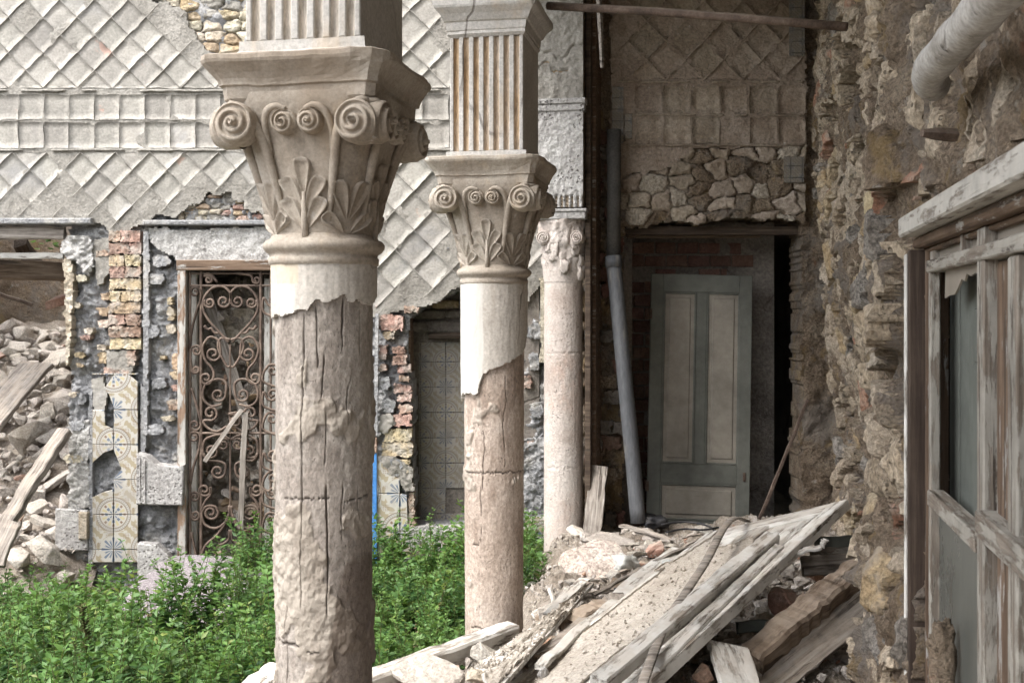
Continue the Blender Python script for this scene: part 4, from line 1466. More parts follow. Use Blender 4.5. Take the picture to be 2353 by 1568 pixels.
def attr_mat(name, base_cols, extra, **kw):
    """earthy material plus colour patches with shapes of their own stored on the mesh"""
    m = earthy(name, base_cols, **kw)
    nt = m.node_tree
    b = nt.nodes["Principled BSDF"]
    src = b.inputs["Base Color"].links[0].from_socket
    for (an, col, amt, mode) in extra:
        at = nt.nodes.new("ShaderNodeAttribute")
        at.attribute_name = an
        mu = nt.nodes.new("ShaderNodeMath")
        mu.operation = 'MULTIPLY'
        mu.inputs[1].default_value = amt
        nt.links.new(at.outputs["Fac"], mu.inputs[0])
        mx = nt.nodes.new("ShaderNodeMix")
        mx.data_type = 'RGBA'
        mx.blend_type = mode
        nt.links.new(mu.outputs[0], mx.inputs[0])
        nt.links.new(src, mx.inputs[6])
        mx.inputs[7].default_value = (*col, 1)
        src = mx.outputs[2]
    nt.links.new(src, b.inputs["Base Color"])
    return m


shaft1_m = attr_mat("cement_shaft", [(.24, .212, .184), (.325, .29, .256), (.40, .364, .325)], [("mortar", (.36, .32, .27), .85, 'MIX'), ("stain", (.45, .40, .37), .85, 'MULTIPLY'), ("crack", (.05, .038, .03), .85, 'MIX')],
                    scale=5, bump=.6, bscale=80, bdist=.005, fine=.3, stretch=(1, 1, .75), pits=(70, .2, (1.2, 1.2, .7)), var=0)
shaft2_m = attr_mat("pink_shaft", [(.33, .262, .212), (.42, .347, .292), (.48, .412, .355)], [("mortar", (.38, .33, .28), .85, 'MIX'), ("stain", (.48, .42, .38), .8, 'MULTIPLY'), ("crack", (.05, .038, .03), .85, 'MIX')],
                    scale=5, bump=.6, bscale=80, bdist=.005, fine=.28, stretch=(1, 1, .75), pits=(60, .24, (1.2, 1.2, .7)), var=0)
neck_m = attr_mat("neck_plaster", [(.36, .325, .285), (.44, .405, .36), (.50, .47, .425)], [("paint", (.54, .525, .49), .95, 'MIX'), ("cream", (.55, .46, .33), .7, 'MIX')],
                  scale=3, bump=.35, bscale=80, bdist=.003, fine=.2, var=0, cracks=(5, .015, (1, 1, .6)), stains=[(3.5, .55, .68, (.31, .255, .20), .5, (1, 1, .25))])


def crack_lines(u, v, lines):
    """lines: (theta, z from, z to, half width, wobble)"""
    r = np.zeros_like(u)
    for i, (th, za, zb, w, wb) in enumerate(lines):
        d = np.abs(u - th - wb * fbm(v * 9, i * 3.1, 0, 3, i))
        ww = w * (1 + .6 * noise(v * 14, i * 5.0, 0, 4))
        r = np.maximum(r, (1 - smooth(ww * .5, ww * 1.6, d)) * smooth(za - .03, za, v) * (1 - smooth(zb, zb + .03, v)))
    return r


def ring_cracks(u, v, rings):
    r = np.zeros_like(u)
    for i, (z, ta, tb, w) in enumerate(rings):
        d = np.abs(v - z - .008 * fbm(u * 5, i * 2.2, 0, 3, i + 30))
        r = np.maximum(r, (1 - smooth(w * .4, w, d)) * (u > ta) * (u < tb))
    return r


def pz(py, Y): return EYE + (HY - py) * Y / FPX


# --- nearest column
T1 = R(-11)
c1 = thing("column", "stout column with bare cement shaft and broad leaf capital, plaster neck broken off ragged", "column", (-.556, 3.37, 0), T1, "loggia columns")
build_capital(c1, 3, capital_m)
build_pillar(c1, Z_ABT, 4.72, flute_g, .170, .175, .235, 7)
face1 = -T1 - math.atan2(.556, 3.37) * 1.0      # local angle that looks at the viewer


def th1(px): return math.asin(max(-1, min(1, (px - 745) / 112))) + F1


F1 = math.atan2(-.556, 3.37) * -1 * 1.0
F1 = -(math.atan2(.556, 3.37)) * -1.0
# direction from the column to the camera is (+.556,-3.37): angle from -y toward +x in the world, then into the local frame
F1 = math.atan2(.556, 3.37) - T1
L1 = [(th1(697), pz(1080, 3.24), pz(735, 3.24), .010, .03), (th1(694), pz(1250, 3.24), pz(1085, 3.24), .010, .02), (th1(752), pz(1400, 3.24), pz(1130, 3.24), .012, .02), (th1(727), pz(830, 3.24), pz(715, 3.24), .010, .05),
      (th1(788), pz(790, 3.24), pz(700, 3.24), .012, .05), (th1(824), pz(800, 3.24), pz(730, 3.24), .011, .03), (th1(785), pz(1230, 3.24), pz(1130, 3.24), .010, .05), (th1(745), pz(1050, 3.24), pz(960, 3.24), .008, .05),
      (th1(693), pz(1380, 3.24), pz(1250, 3.24), .008, .02), (th1(741), pz(900, 3.24), pz(830, 3.24), .007, .04), (th1(822), pz(1180, 3.24), pz(1140, 3.24), .008, .03), (th1(660), pz(1560, 3.24), pz(1400, 3.24), .007, .06), (th1(800), pz(960, 3.24), pz(880, 3.24), .007, .1)]
RG1 = [(pz(1143, 3.24), th1(655), th1(760), .002), (pz(1148, 3.24), th1(790), th1(845), .002), (pz(1484, 3.24), th1(640), th1(690), .0045), (pz(1497, 3.24), th1(705), th1(735), .003)]


def crk1(u, v): return np.maximum(crack_lines(u, v, L1), ring_cracks(u, v, RG1))


def mort1(u, v):
    """leftover bedding mortar clinging to the shaft, mostly on its courtyard side"""
    uu = u - F1
    n = fbm(uu * 1.0, v * 6.5, 0, 4, 12) - .55 * smooth(-.35, .5, uu) + .16
    n = n + .42 * np.exp(-(((uu + .25) / .33) ** 2 + ((v - pz(1310, 3.24)) / .13) ** 2)) + .3 * np.exp(-(((uu + .3) / .35) ** 2 + ((v - pz(800, 3.24)) / .1) ** 2)) + .35 * np.exp(-(((uu - .02) / .3) ** 2 + ((v - pz(740, 3.24)) / .05) ** 2))
    return smooth(.10, .15, n) * (np.abs(uu) < 2.2)


def stain1(u, v):
    uu = u - F1
    edge = np.interp(v, [pz(1600, 3.24), pz(1500, 3.24), pz(1330, 3.24), pz(1290, 3.24)], [-.0, .02, .26, .42])
    s = smooth(0, .06, uu - edge + .05 * fbm(v * 12, uu * 3, 0, 3, 3)) * (1 - smooth(pz(1300, 3.24), pz(1262, 3.24), v + .01 * fbm(uu * 9, 0, 0, 2, 1)))
    return np.maximum(s, .4 * smooth(.3, .8, fbm(uu * 2.2, v * 6, 0, 4, 5) + .25))


def h1(u, v):
    x, y = np.sin(u) * .14, np.cos(u) * .14
    m = mort1(u, v)
    return .0016 * fbm(x * 40, y * 40, v * 22, 4, 2) + m * (.005 + .0055 * fbm(x * 30, y * 30, v * 30, 4, 6, .55)) - .008 * crk1(u, v)


obj("shaft", shaft_mesh(.2, Z_AST - .05, .139, .1425, h1, shaft1_m, 420, 460, {"mortar": mort1, "stain": stain1, "crack": crk1}), parent=c1)
E1 = [(627, 727), (650, 722), (678, 717), (688, 704), (700, 708), (709, 711), (718, 700), (726, 688), (745, 690), (766, 688), (780, 682), (793, 676), (801, 688), (810, 693), (824, 687), (838, 695), (852, 699), (868, 676)]


def edge_fn(E, c, half, Yf, Fa):
    t = [math.asin(max(-1, min(1, (x - c) / half))) + Fa for x, _ in E]
    z = [pz(y, Yf) for _, y in E]
    return lambda u: np.interp(u, [-4] + t + [4], [z[0] + .02] + z + [z[-1] + .03])


e1 = edge_fn(E1, 746, 122, 3.22, F1)
obj("plaster_neck", shaft_mesh(2.10, Z_AST - .015, .1545, .156, lambda u, v: .001 * fbm(np.sin(u) * 12, np.cos(u) * 12, v * 12, 3, 2) + .0, neck_m, 260, 70,
                               {"paint": lambda u, v: smooth(.35, .6, fbm(u * 2.5, v * 3, 0, 3, 7) + .9 * (u < F1 - .55) - .2) * .8 * (v < pz(650, 3.22)), "cream": lambda u, v: (u < F1 - .5) * .8 * (v >= pz(650, 3.22))},
                               mask=lambda u, v: v > e1(u) + .006 * fbm(u * 9, v * 40, 0, 4, 3, .6), thick=.016), parent=c1)
V, F = lathe([(0.0, .21), (.16, .21), (.165, .20), (.18, .19), (.20, .165), (.22, .155), (.26, .15)], 40)
obj("base", mesh("base", V, F, True, pillar_m), parent=c1)

# --- second column
T2 = R(-11)
c2 = thing("column", "slimmer looking column with pinkish shaft, white plaster sleeve torn diagonally and ochre flutes above", "column", (-.085, 5.4, 0), T2, "loggia columns")
build_capital(c2, 9, capital_m)
build_pillar(c2, Z_ABT - .02, 4.72, flute_m, .172, .175, .235, 7)
F2 = math.atan2(.085, 5.4) - T2
YF2 = 5.26


def th2(px): return math.asin(max(-1, min(1, (px - 1135) / 70))) + F2


L2 = [(th2(1112), pz(1120, YF2), pz(1000, YF2), .010, .04), (th2(1180), pz(1130, YF2), pz(1090, YF2), .010, .02), (th2(1160), pz(1060, YF2), pz(870, YF2), .006, .05), (th2(1105), pz(1240, YF2), pz(1130, YF2), .008, .05), (th2(1185), pz(1000, YF2), pz(870, YF2), .006, .03)]
RG2 = [(pz(1085, YF2), th2(1070), th2(1205), .004), (pz(1445, YF2), th2(1080), th2(1110), .004), (pz(1255, YF2), th2(1085), th2(1100), .005)]


def crk2(u, v): return np.maximum(crack_lines(u, v, L2), ring_cracks(u, v, RG2))


def mort2(u, v):
    uu = u - F2
    n = fbm(uu * 1.0, v * 6.5, 0, 4, 52) - .8 * smooth(-.9, -.2, uu) - .15 - .9 * (v < pz(1290, YF2))
    n = n + .8 * np.exp(-(((uu + .55) / .32) ** 2 + ((v - pz(945, YF2)) / .09) ** 2)) + .45 * np.exp(-(((uu + .3) / .3) ** 2 + ((v - pz(1205, YF2)) / .1) ** 2))
    return smooth(.10, .18, n) * (np.abs(uu) < 2.2)


def stain2(u, v):
    uu = u - F2
    return .6 * smooth(.2, .7, fbm(uu * 3, v * 6, 0, 4, 15) + .9 * smooth(pz(1100, YF2), pz(860, YF2), v) - .25)


def h2(u, v):
    x, y = np.sin(u) * .14, np.cos(u) * .14
    m = mort2(u, v)
    return .0013 * fbm(x * 40, y * 40, v * 22, 4, 2) + m * (.006 + .006 * fbm(x * 30, y * 30, v * 30, 4, 6, .55)) - .008 * crk2(u, v)


obj("shaft", shaft_mesh(.2, Z_AST - .05, .136, .143, h2, shaft2_m, 300, 340, {"mortar": mort2, "stain": stain2, "crack": crk2}), parent=c2)
E2 = [(1062, 925), (1066, 905), (1085, 903), (1103, 905), (1106, 890), (1109, 874), (1118, 858), (1135, 847), (1160, 838), (1183, 829), (1200, 818), (1217, 804), (1222, 770)]
e2 = edge_fn(E2, 1143, 81, YF2, F2)
obj("plaster_neck", shaft_mesh(1.70, Z_AST - .015, .157, .160, lambda u, v: .001 * fbm(np.sin(u) * 12, np.cos(u) * 12, v * 12, 3, 2), neck_m, 240, 120,
                               {"paint": lambda u, v: smooth(-.31, -.35, u - F2 + .02 * fbm(v * 6, 0, 0, 3, 2)) * (.75 + .25 * noise(u * 9, v * 5)), "cream": lambda u, v: 0 * u},
                               mask=lambda u, v: v > e2(u) + .005 * fbm(u * 9, v * 40, 0, 4, 3, .6), thick=.016), parent=c2)
V, F = lathe([(0.0, .21), (.16, .21), (.165, .20), (.18, .19), (.20, .165), (.22, .155), (.26, .15)], 40)
obj("base", mesh("base", V, F, True, pillar_m), parent=c2)

# --- third column: respond against the end wall
T3 = R(-11)
c3 = thing("column", "pale pitted marble column with worn capital against the end wall, pitted concrete pier above", "column", (.375, 8.3, 0), T3, "loggia columns")
zc = pz(648, 8.16)
obj("shaft", shaft_mesh(.32, zc, .143, .139, lambda u, v: .0015 * fbm(np.sin(u) * 15, np.cos(u) * 15, v * 15, 4, 2) - .006 * ring_cracks(u, v, [(pz(810, 8.16), -2, 2.5, .004), (pz(1075, 8.16), -1, 1, .004), (pz(1395, 8.16), -1.5, .6, .004)]), marble_m, 120, 240), parent=c3)
V, F = lathe([(-.05, .22), (.10, .22), (.11, .215), (.13, .21), (.16, .20), (.175, .175), (.20, .185), (.225, .182), (.24, .16), (.27, .15), (.34, .148)], 40, 3, .004)
obj("base", mesh("base", V, F, True, concrete_m), parent=c3)


def worn(u, v):
    t = (v - zc) / (pz(505, 8.16) - zc)
    return .012 * t + .016 * fbm(np.sin(u) * 6, np.cos(u) * 6, v * 16, 4, 6) * smooth(.1, .4, t)


cap3 = obj("capital", shaft_mesh(zc + .002, pz(503, 8.16), .142, .165, worn, marble_m, 90, 60), parent=c3)
for x, hnd in ((-.125, -1), (.115, 1)):
    obj("volute", mesh("volute", *volute(.05, 3, hnd, .09, .008), True, marble_m), (x, -.155, pz(545, 8.15)), (0, 0, -.1 * hnd), parent=cap3)
for k in range(10):
    a = rnd.uniform(-1.2, 1.2)
    obj("leaf", lump_mesh(k, (.06, .05, .09), 4, .5, .3, marble_m), (.15 * math.sin(a), -.15 * math.cos(a), zc + rnd.uniform(.06, .28)), (rnd.uniform(-.3, .3), 0, a), parent=cap3)
zp = pz(503, 8.12)
w3 = .165
ab = obj("abacus", MB().bbox(-w3 - .012, w3 + .02, -w3 - .012, .6, zp, zp + .05, .006).bbox(-w3 - .02, w3 + .028, -w3 - .02, .6, zp + .051, zp + .075, .006).mesh("abacus", concrete_m), parent=c3)
zk = [pz(y, 8.12) for y in (475, 255, 226, -120)]


def block3(z0, z1, mat, nm, amp, inset=0.0):
    def mp(u, v, h):
        return np.stack([u, -w3 + inset - h, v], -1)
    V, F, _ = plate(-w3 + inset, w3 - inset, z0, z1, 40, max(10, int((z1 - z0) / .009)), None, lambda u, v: amp(u, v), mp, .02)
    p = obj(nm, mesh(nm, V, F, True, mat), parent=c3)
    obj("core", MB().box(-w3 + inset + .001, w3 - inset - .001, -w3 + .012, .6, z0, z1).mesh("core", mortar_warm), parent=p)


block3(zk[0] + .0, zk[1], concrete_m, "pier", lambda u, v: .004 * fbm(u * 40, v * 40, 0, 3, 2) - .02 * smooth(zk[0] + .09, zk[0] + .07, v) * (np.sin(u * 160) > 0))
obj("string_course", MB().bbox(-w3 - .012, w3 + .012, -w3 - .014, .6, zk[1] + .001, zk[1] + .05, .006).bbox(-w3 - .02, w3 + .02, -w3 - .024, .6, zk[1] + .051, zk[2], .006).mesh("string_course", concrete_m), parent=c3)
block3(zk[2] + .001, zk[3], stucco_bed, "upper_pier", lambda u, v: .006 * fbm(u * 20, v * 20, 0, 4, 3) - .012 * crack_lines(v * 1.0, u * 1.0, [(pz(112, 8.1), -1, 1, .010, .05), (pz(150, 8.1), -.16, .05, .008, .06)]))
for k, (x, y0, y1, m) in enumerate(((.19, -.08, .6, wood_dark), (.215, .02, .6, wood_brown))):
    o = obj("jamb_board", MB().bbox(x - .022, x + .02, y0, y1, .4, 4.8, .005).mesh("jamb_board", m), parent=c3)

# rod and lath
rod = MB().tube([P(1258, 14, 5.45), P(1500, 27, 5.2), P(1700, 42, 5.0), P(1945, 62, 4.75)], .019, 10).mesh("tie_rod", iron, True)
top("tie_rod", rod, "rusty iron tie rod from the ochre-fluted pillar to the rough wall", "rod")
lath = MB().tube([P(1374, -30, 7.7), P(1379, 60, 7.7), P(1383, 156, 7.7)], [.02, .019, .012], 4).mesh("hanging_lath", wood_grey)
top("hanging_lath", lath, "thin splintered lath hanging beside the concrete pier", "lath")

# ------------------------------------------------------------------ rough stone wall along the right of the loggia
wall_pale = earthy("wall_pale_stone", [(.32, .25, .17), (.42, .345, .255), (.48, .41, .325)], 4, 1.0, 45, .015, var=.1, fine=.5, pits=(28, .28, (1, 1, 1)))
wall_ochre = earthy("wall_ochre_brick", [(.30, .21, .115), (.37, .28, .17), (.41, .34, .245)], 7, 1.0, 50, .012, var=.1, fine=.5, stains=[(6, .48, .62, (.36, .31, .25), .8, (1, 1, 1))])
wall_dust = earthy("wall_dusty_stone", [(.35, .275, .19), (.45, .37, .28), (.51, .44, .35)], 5, 1.0, 60, .02, var=.08, fine=.45)
wall_grey = earthy("wall_grey_stone", [(.20, .175, .145), (.28, .25, .215), (.35, .32, .285)], 6, 1.0, 60, .02, var=.1, fine=.6)
wall_red = earthy("wall_red_brick", [(.25, .12, .075), (.32, .18, .12), (.36, .25, .19)], 7, 1.0, 50, .012, var=.1, fine=.5, stains=[(6, .48, .62, (.36, .31, .25), .8, (1, 1, 1))])
SA = math.atan(ARC)
CA, SN = math.cos(SA), math.sin(SA)
rw = thing("rubble_wall", "rough rubble stone wall stripped of plaster along the right of the loggia", "wall", (wall_x(5.5), 5.5, .3))


def rw_pt(Y, z, h):
    """point on the wall face: h stands proud toward the loggia"""
    return np.stack([wall_x(Y) - h * CA, Y + h * SN, z + 0 * Y], -1)


def cavities(Y, z):
    return smooth(.40, .62, fbm(Y * 2.4, z * 3.2, 0, 3, 61)) + smooth(.42, .6, fbm(Y * 4.5, z * 6, 3, 3, 62)) * .6


def rw_h(Y, z):
    step = -.16 * smooth(4.36, 4.50, Y + .06 * fbm(z * 3, 0, 0, 3, 4)) * (1 - .55 * smooth(1.4, 2.3, z))
    foot = .10 * (1 - smooth(.9, 1.6, z)) * smooth(4.45, 4.3, Y)
    big = .05 * fbm(Y * 1.3, z * 1.6, 0, 3, 51) + .028 * fbm(Y * 9, z * 1.6, 7, 3, 58)
    mid = .040 * fbm(Y * 5, z * 4.5, 1, 4, 52, .6) + .03 * (.4 - np.abs(fbm(Y * 7, z * 6, 4, 3, 57)))
    fine = .016 * fbm(Y * 22, z * 20, 2, 4, 53, .6)
    near = smooth(3.8, 3.52, Y)
    return step + foot + (big + mid * .7) * (1 - .55 * near) + fine - .02 - .045 * near - .10 * cavities(Y, z) * (1 - .7 * near)


WIN = (1.2, 3.46, 2.40)      # near Y, far Y, head height of the window opening
ys = np.concatenate([np.linspace(.6, 3.4, 190)[:-1], np.linspace(3.4, 5.2, 200)[:-1], np.linspace(5.2, 8.62, 180)])


def rw_plate():
    n = len(ys) - 1
    mp = lambda u, v, h: rw_pt(np.interp(u, np.arange(n + 1), ys), v, h)
    hf = lambda u, v: rw_h(np.interp(u, np.arange(n + 1), ys), v)
    mk = lambda u, v: ~((np.interp(u, np.arange(n + 1), ys) < WIN[1] + .015 * fbm(v * 8, 0, 0, 3, 1)) & (v < WIN[2]))
    return plate(0, n, .0, 4.9, n, 560, mk, hf, mp, .5)


V, F, _ = rw_plate()
wpart("masonry", mesh("masonry", V, F, True, mortar_warm), rw)
mb = MB()
mb.add([(wall_x(-3.2), -3.2, -.1), (wall_x(.62), .62, -.1), (wall_x(.62) + .3, .62, -.1), (wall_x(-3.2) + .3, -3.2, -.1), (wall_x(-3.2), -3.2, 4.9), (wall_x(.62), .62, 4.9), (wall_x(.62) + .3, .62, 4.9), (wall_x(-3.2) + .3, -3.2, 4.9)],
       [(0, 1, 5, 4), (1, 2, 6, 5), (2, 3, 7, 6), (3, 0, 4, 7), (4, 5, 6, 7)])
wpart("plain_masonry", mb.mesh("plain_masonry", mortar_warm), rw)
rr = random.Random(5)
WALLM = [wall_dust, wall_pale, mortar_warm, wall_pale, wall_dust, wall_pale, tufa, wall_dust, wall_ochre, wall_pale, wall_dust, wall_grey, wall_pale, wall_red]
far_V, far_F, far_n, big_n = [], [], 0, 0


def put_wall(V, F, n, m, c):
    global far_n, big_n
    if c[0] < 6.2 and big_n < 290:
        wpart("stone" if m not in (wall_ochre, wall_red) else "brick", mesh("stone", V, F, True, m), rw)
        big_n += 1
    else:
        far_V.append((V, F, m))


def rel(h):      # stones follow the large unevenness of the wall
    return h


def rw_big(Y, z):
    step = -.16 * smooth(4.36, 4.50, Y + .06 * fbm(z * 3, 0, 0, 3, 4)) * (1 - .55 * smooth(1.4, 2.3, z))
    foot = .10 * (1 - smooth(.9, 1.6, z)) * smooth(4.45, 4.3, Y)
    near = smooth(3.8, 3.52, Y)
    return step + foot + (.05 * fbm(Y * 1.3, z * 1.6, 0, 3, 51) + .028 * fbm(Y * 9, z * 1.6, 7, 3, 58)) * (1 - .55 * near) - .045 * near


mpw = lambda u, v, h: rw_pt(u, v, h + rw_big(u, v))
inwin = lambda u, v: (u < WIN[1] + .03) & (v < WIN[2] + .12)
cell_stones(put_wall, mpw, 3.5, 8.5, .5, 4.8, .19, .17, .0125, lambda u, v: (cavities(u, v) < .35), lambda r: r.choice(WALLM), (-.028, .026), 31, .035, .12, .95, .2, .012, thick=.1)
cell_stones(put_wall, mpw, 1.5, 3.5, 2.5, 4.0, .24, .2, .014, lambda u, v: ~inwin(u, v) & (cavities(u, v) < .35), lambda r: r.choice(WALLM[:6]), (-.03, .012), 33, .12, .3, .95, .2, .012, thick=.1)
for m in set(q[2] for q in far_V):       # beyond the first few hundred: joined by kind of stone
    Vs, Fs, k = [], [], 0
    for V, F, mm in far_V:
        if mm is not m: continue
        Vs.append(V); Fs.append(F + k); k += len(V)
    o = wpart("far_stone", mesh("far_stone", np.concatenate(Vs), np.concatenate(Fs), True, m), rw)
    o["kind"] = "stuff"


def rw_at(px, py, off=0.0):
    """where a sight line meets the wall plane (off = set back behind the face)"""
    k = (px - CX) / FPX
    Y = (.4995 + off / CA) / (k - ARC)
    return Y, EYE + (HY - py) / FPX * Y


Y, z = rw_at(2165, 312)
q0 = rw_pt(np.array(Y), np.array(z), -.03)
st = MB().tube([q0, q0 + np.array((-.05, -.012, .002)), q0 + np.array((-.09, -.02, .003))], [.018, .017, .010], 6).mesh("iron_stub", iron)
top("iron_stub", st, "dark charred stub sticking out of the rough wall", "stub")

# limewashed pipe crossing the upper corner
pts = []
for (px, py, pr) in ((2150, 205, .0), (2172, 168, .04), (2235, 108, .05), (2300, 45, .05), (2370, -25, .05), (2440, -95, .05)):
    Y, z = rw_at(px, py)
    pts.append(rw_pt(np.array(Y), np.array(z), pr))
pts = spline(pts, 4)
top("drain_pipe", MB().tube(pts, [.03] + [.042 + .002 * math.sin(i * 1.7) for i in range(len(pts) - 1)], 18).mesh("drain_pipe", white_pipe, True), "thick limewashed pipe bulging from the rough wall above the window", "pipe")

# ------------------------------------------------------------------ window in the right wall
# local frame: x along the wall toward the near end, -y faces the loggia, origin at the far jamb
WY = 3.47
WB = .05
win = thing("window", "tall weathered casement window with broken dusty panes in the rough wall", "window",
            (wall_x(WY) + WB * CA, WY - WB * SN, EYE), -(math.pi / 2 + SA))


def sx(px, off=WB): return (WY - rw_at(px, 0, off)[0]) / CA


def wbox(name, x0, x1, y0, y1, z0, z1, mat, parent=win, b=.004):
    L = max(x1 - x0, z1 - z0)
    vert = (z1 - z0) > (x1 - x0)
    if vert:   # boards are drawn along their own x so that the grain follows
        me = MB().bbox(-(z1 - z0) / 2, (z1 - z0) / 2, y0, y1, -(x1 - x0) / 2, (x1 - x0) / 2, b).mesh(name, mat)
        return obj(name, me, ((x0 + x1) / 2, 0, (z0 + z1) / 2), (0, R(90), 0), parent=parent)
    me = MB().bbox(x0 - (x0 + x1) / 2, x1 - (x0 + x1) / 2, y0, y1, z0 - (z0 + z1) / 2, z1 - (z0 + z1) / 2, b).mesh(name, mat)
    return obj(name, me, ((x0 + x1) / 2, 0, (z0 + z1) / 2), parent=parent)


ZB = -1.6
wood_lintel = wood("lintel_paint", [(.12, .098, .078), (.24, .21, .178), (.35, .32, .28)], DUST, .3, bump=.8, paint=(.44, .42, .38), peel=(.40, .52))
wood_jamb = wood("jamb_wood", [(.035, .024, .018), (.06, .043, .033), (.10, .075, .058)], None, 0, var=.1)
wbox("jamb", -.03, .012, -.045, .25, ZB, .20, wood_jamb)
wbox("edge_strip", -.05, -.031, -.052, -.0, ZB, .19, wood_white)
wbox("jamb", .03, .062, -.002, .06, ZB, .2, wood_brown)
wbox("frame_post", .075, .16, .005, .022, ZB, .22, win_paint)
wbox("frame_bead", .162, .19, -.012, .014, ZB, .132, win_paint)
wbox("frame_post", .86, .93, -.012, .022, ZB, .20, win_paint)
wbox("frame_post", .955, 1.09, .012, .04, ZB, .12, wood_brown)
wbox("transom", .16, 2.0, -.018, .05, .125, .16, win_paint)
wbox("head", .0, 2.2, .0, .25, .19, .204, wood_brown)
wbox("rail", .19, .86, -.02, .025, -.545, -.50, win_paint)
wbox("rail", .93, 2.0, -.03, .025, -.495, -.435, win_paint)
wbox("muntin", .615, .64, -.005, .045, .16, .205, win_paint)
wbox("frame_post", 1.16, 1.24, -.01, .022, ZB, .12, win_paint)
wbox("frame_bead", 1.27, 1.29, .0, .014, ZB, .12, win_paint)
wbox("frame_post", 1.44, 1.52, -.01, .022, ZB, .12, win_paint)
# panes: the first one smashed, a jagged dusty piece left above
def pane(poly, y, mat, name="pane"):
    V = [(x, y, z) for x, z in poly] + [(x, y + .005, z) for x, z in poly]
    n = len(poly)
    F = [tuple(range(n)), tuple(range(2 * n - 1, n - 1, -1))] + [(i, n + i, n + (i + 1) % n, (i + 1) % n) for i in range(n)]
    return obj(name, mesh(name, V, F, False, mat), parent=win)


def wz(px, py, off=WB):
    Y = rw_at(px, 0, off)[0]
    return ((WY - Y) / CA, (HY - py) / FPX * Y)


jagp = [(2160, 612), (2272, 582), (2268, 655), (2258, 640), (2250, 628), (2240, 632), (2228, 626), (2215, 634), (2207, 628), (2202, 646), (2196, 640), (2188, 660), (2180, 676), (2170, 678), (2158, 685)]
tag(pane([wz(x, y) for x, y in jagp], .012, glass_m), "jagged remnant of a dusty pane")
pane([(.175, -.53), (.865, -.53), (.865, ZB), (.175, ZB)], .014, pane_m)
pane([(.16, .155), (.62, .155), (.62, .22), (.16, .22)], .02, glass_m)
pane([(.638, .155), (1.9, .155), (1.9, .22), (.638, .22)], .02, glass_m)
pane([(1.19, .11), (1.45, .11), (1.45, ZB), (1.19, ZB)], .012, pane_m)
# shutter boards standing behind
for k in range(9):
    x0 = .05 + k * .15
    wbox("shutter_board", x0, x0 + .147, .065 + .004 * (k % 2), .09, ZB, .12, shutter_m, b=.003)
wbox("shutter_rail", .52, 1.3, .045, .062, -.12, .02, shutter_m)
wbox("shutter_stile", .52, .60, .044, .061, ZB, -.121, shutter_m)
# dark room behind it
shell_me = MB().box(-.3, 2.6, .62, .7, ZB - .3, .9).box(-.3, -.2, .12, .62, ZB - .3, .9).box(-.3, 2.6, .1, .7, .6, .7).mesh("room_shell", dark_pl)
o = obj("room_shell", shell_me, win.location, win.rotation_euler)
tag(o, kind="structure")

# painted lintel board and the timber under it
def lintel_board(name, label, x0, x1, y0, y1, z0, z1, mat, cat):
    me = MB().bbox(-(x1 - x0) / 2, (x1 - x0) / 2, y0, y1, z0, z1, .006).mesh(name, mat)
    o = obj(name, me)
    M = Matrix.Translation(win.location) @ Matrix.Rotation(-(math.pi / 2 + SA), 4, 'Z') @ Matrix.Translation(((x0 + x1) / 2, 0, 0))
    o.matrix_world = M
    return tag(o, label, cat)


lintel_board("lintel_board", "pale painted lintel board above the casement window", .0, 2.2, -.075, .02, .238, .298, wood_lintel, "board")
lintel_board("lintel_beam", "dusty brown beam beneath the painted lintel board", -.02, 2.2, -.03, .2, .205, .236, wood_brown, "beam")
# plaster lump caught at the foot of the window
Y, z = rw_at(2172, 1520, .03)
q = rw_pt(np.array(Y), np.array(z), -.02)
me = lump_mesh(5, (.055, .05, .2), 6, .5, .3, mortar_warm, 3)
tag(obj("plaster_lump", me, q), "knobbly plaster lump caught in the foot of the smashed window", "lump")

# ------------------------------------------------------------------ wrought iron gate with its wooden frame
gt = thing("iron_gate", "rusty wrought iron scroll gate in a peeling wooden frame with rubble behind", "gate", P(560, 1340, YB))
YG = YB - .02


def gboard(name, x0, x1, y0, y1, Y, t, mat, parent=gt):
    a, b = P(x0, y0, Y), P(x1, y1, Y)
    w, h = b[0] - a[0], a[2] - b[2]
    vert = h > w
    L, S = (h, w) if vert else (w, h)
    me = MB().bbox(-L / 2, L / 2, -t, 0, -S / 2, S / 2, .005).mesh(name, mat)
    c = (a + b) / 2
    return obj(name, me, Vector(c) - OFF[parent.name], (0, R(90) if vert else 0, 0), parent=parent)


wood_gate = wood("gate_frame_wood", [(.13, .075, .045), (.22, .15, .105), (.30, .235, .185)], None, 0, bump=.8, paint=(.42, .405, .375), peel=(.46, .54))
gboard("frame_post", 415, 434, 600, 1345, YB + .02, .09, wood_gate)
gboard("frame_post", 697, 716, 600, 1345, YB + .02, .09, wood_brown)
gboard("frame_head", 413, 718, 598, 622, YB + .02, .095, wood_brown)
gboard("inner_post", 441, 456, 625, 1335, YB + .14, .05, wood_white)
gboard("inner_post", 610, 640, 640, 1335, YB + .16, .05, wood_white)
gboard("threshold", 430, 700, 1326, 1350, YB + .1, .14, wood_rot)


def gbar(x0, y0, x1, y1, r=.009, name="bar"):
    a, b = P(x0, y0, YG), P(x1, y1, YG)
    wpart(name, MB().tube([a, b], r, 6).mesh(name, iron), gt)


for x in (437, 462, 599, 622, 690):
    gbar(x, 624, x, 1338, .010 if x in (437, 622) else .013)
gbar(529, 790, 529, 1210, .008)
for y, r in ((628, .007), (656, .010), (994, .011), (1328, .012), (1318, .005)):
    gbar(434, y, 692, y, r)


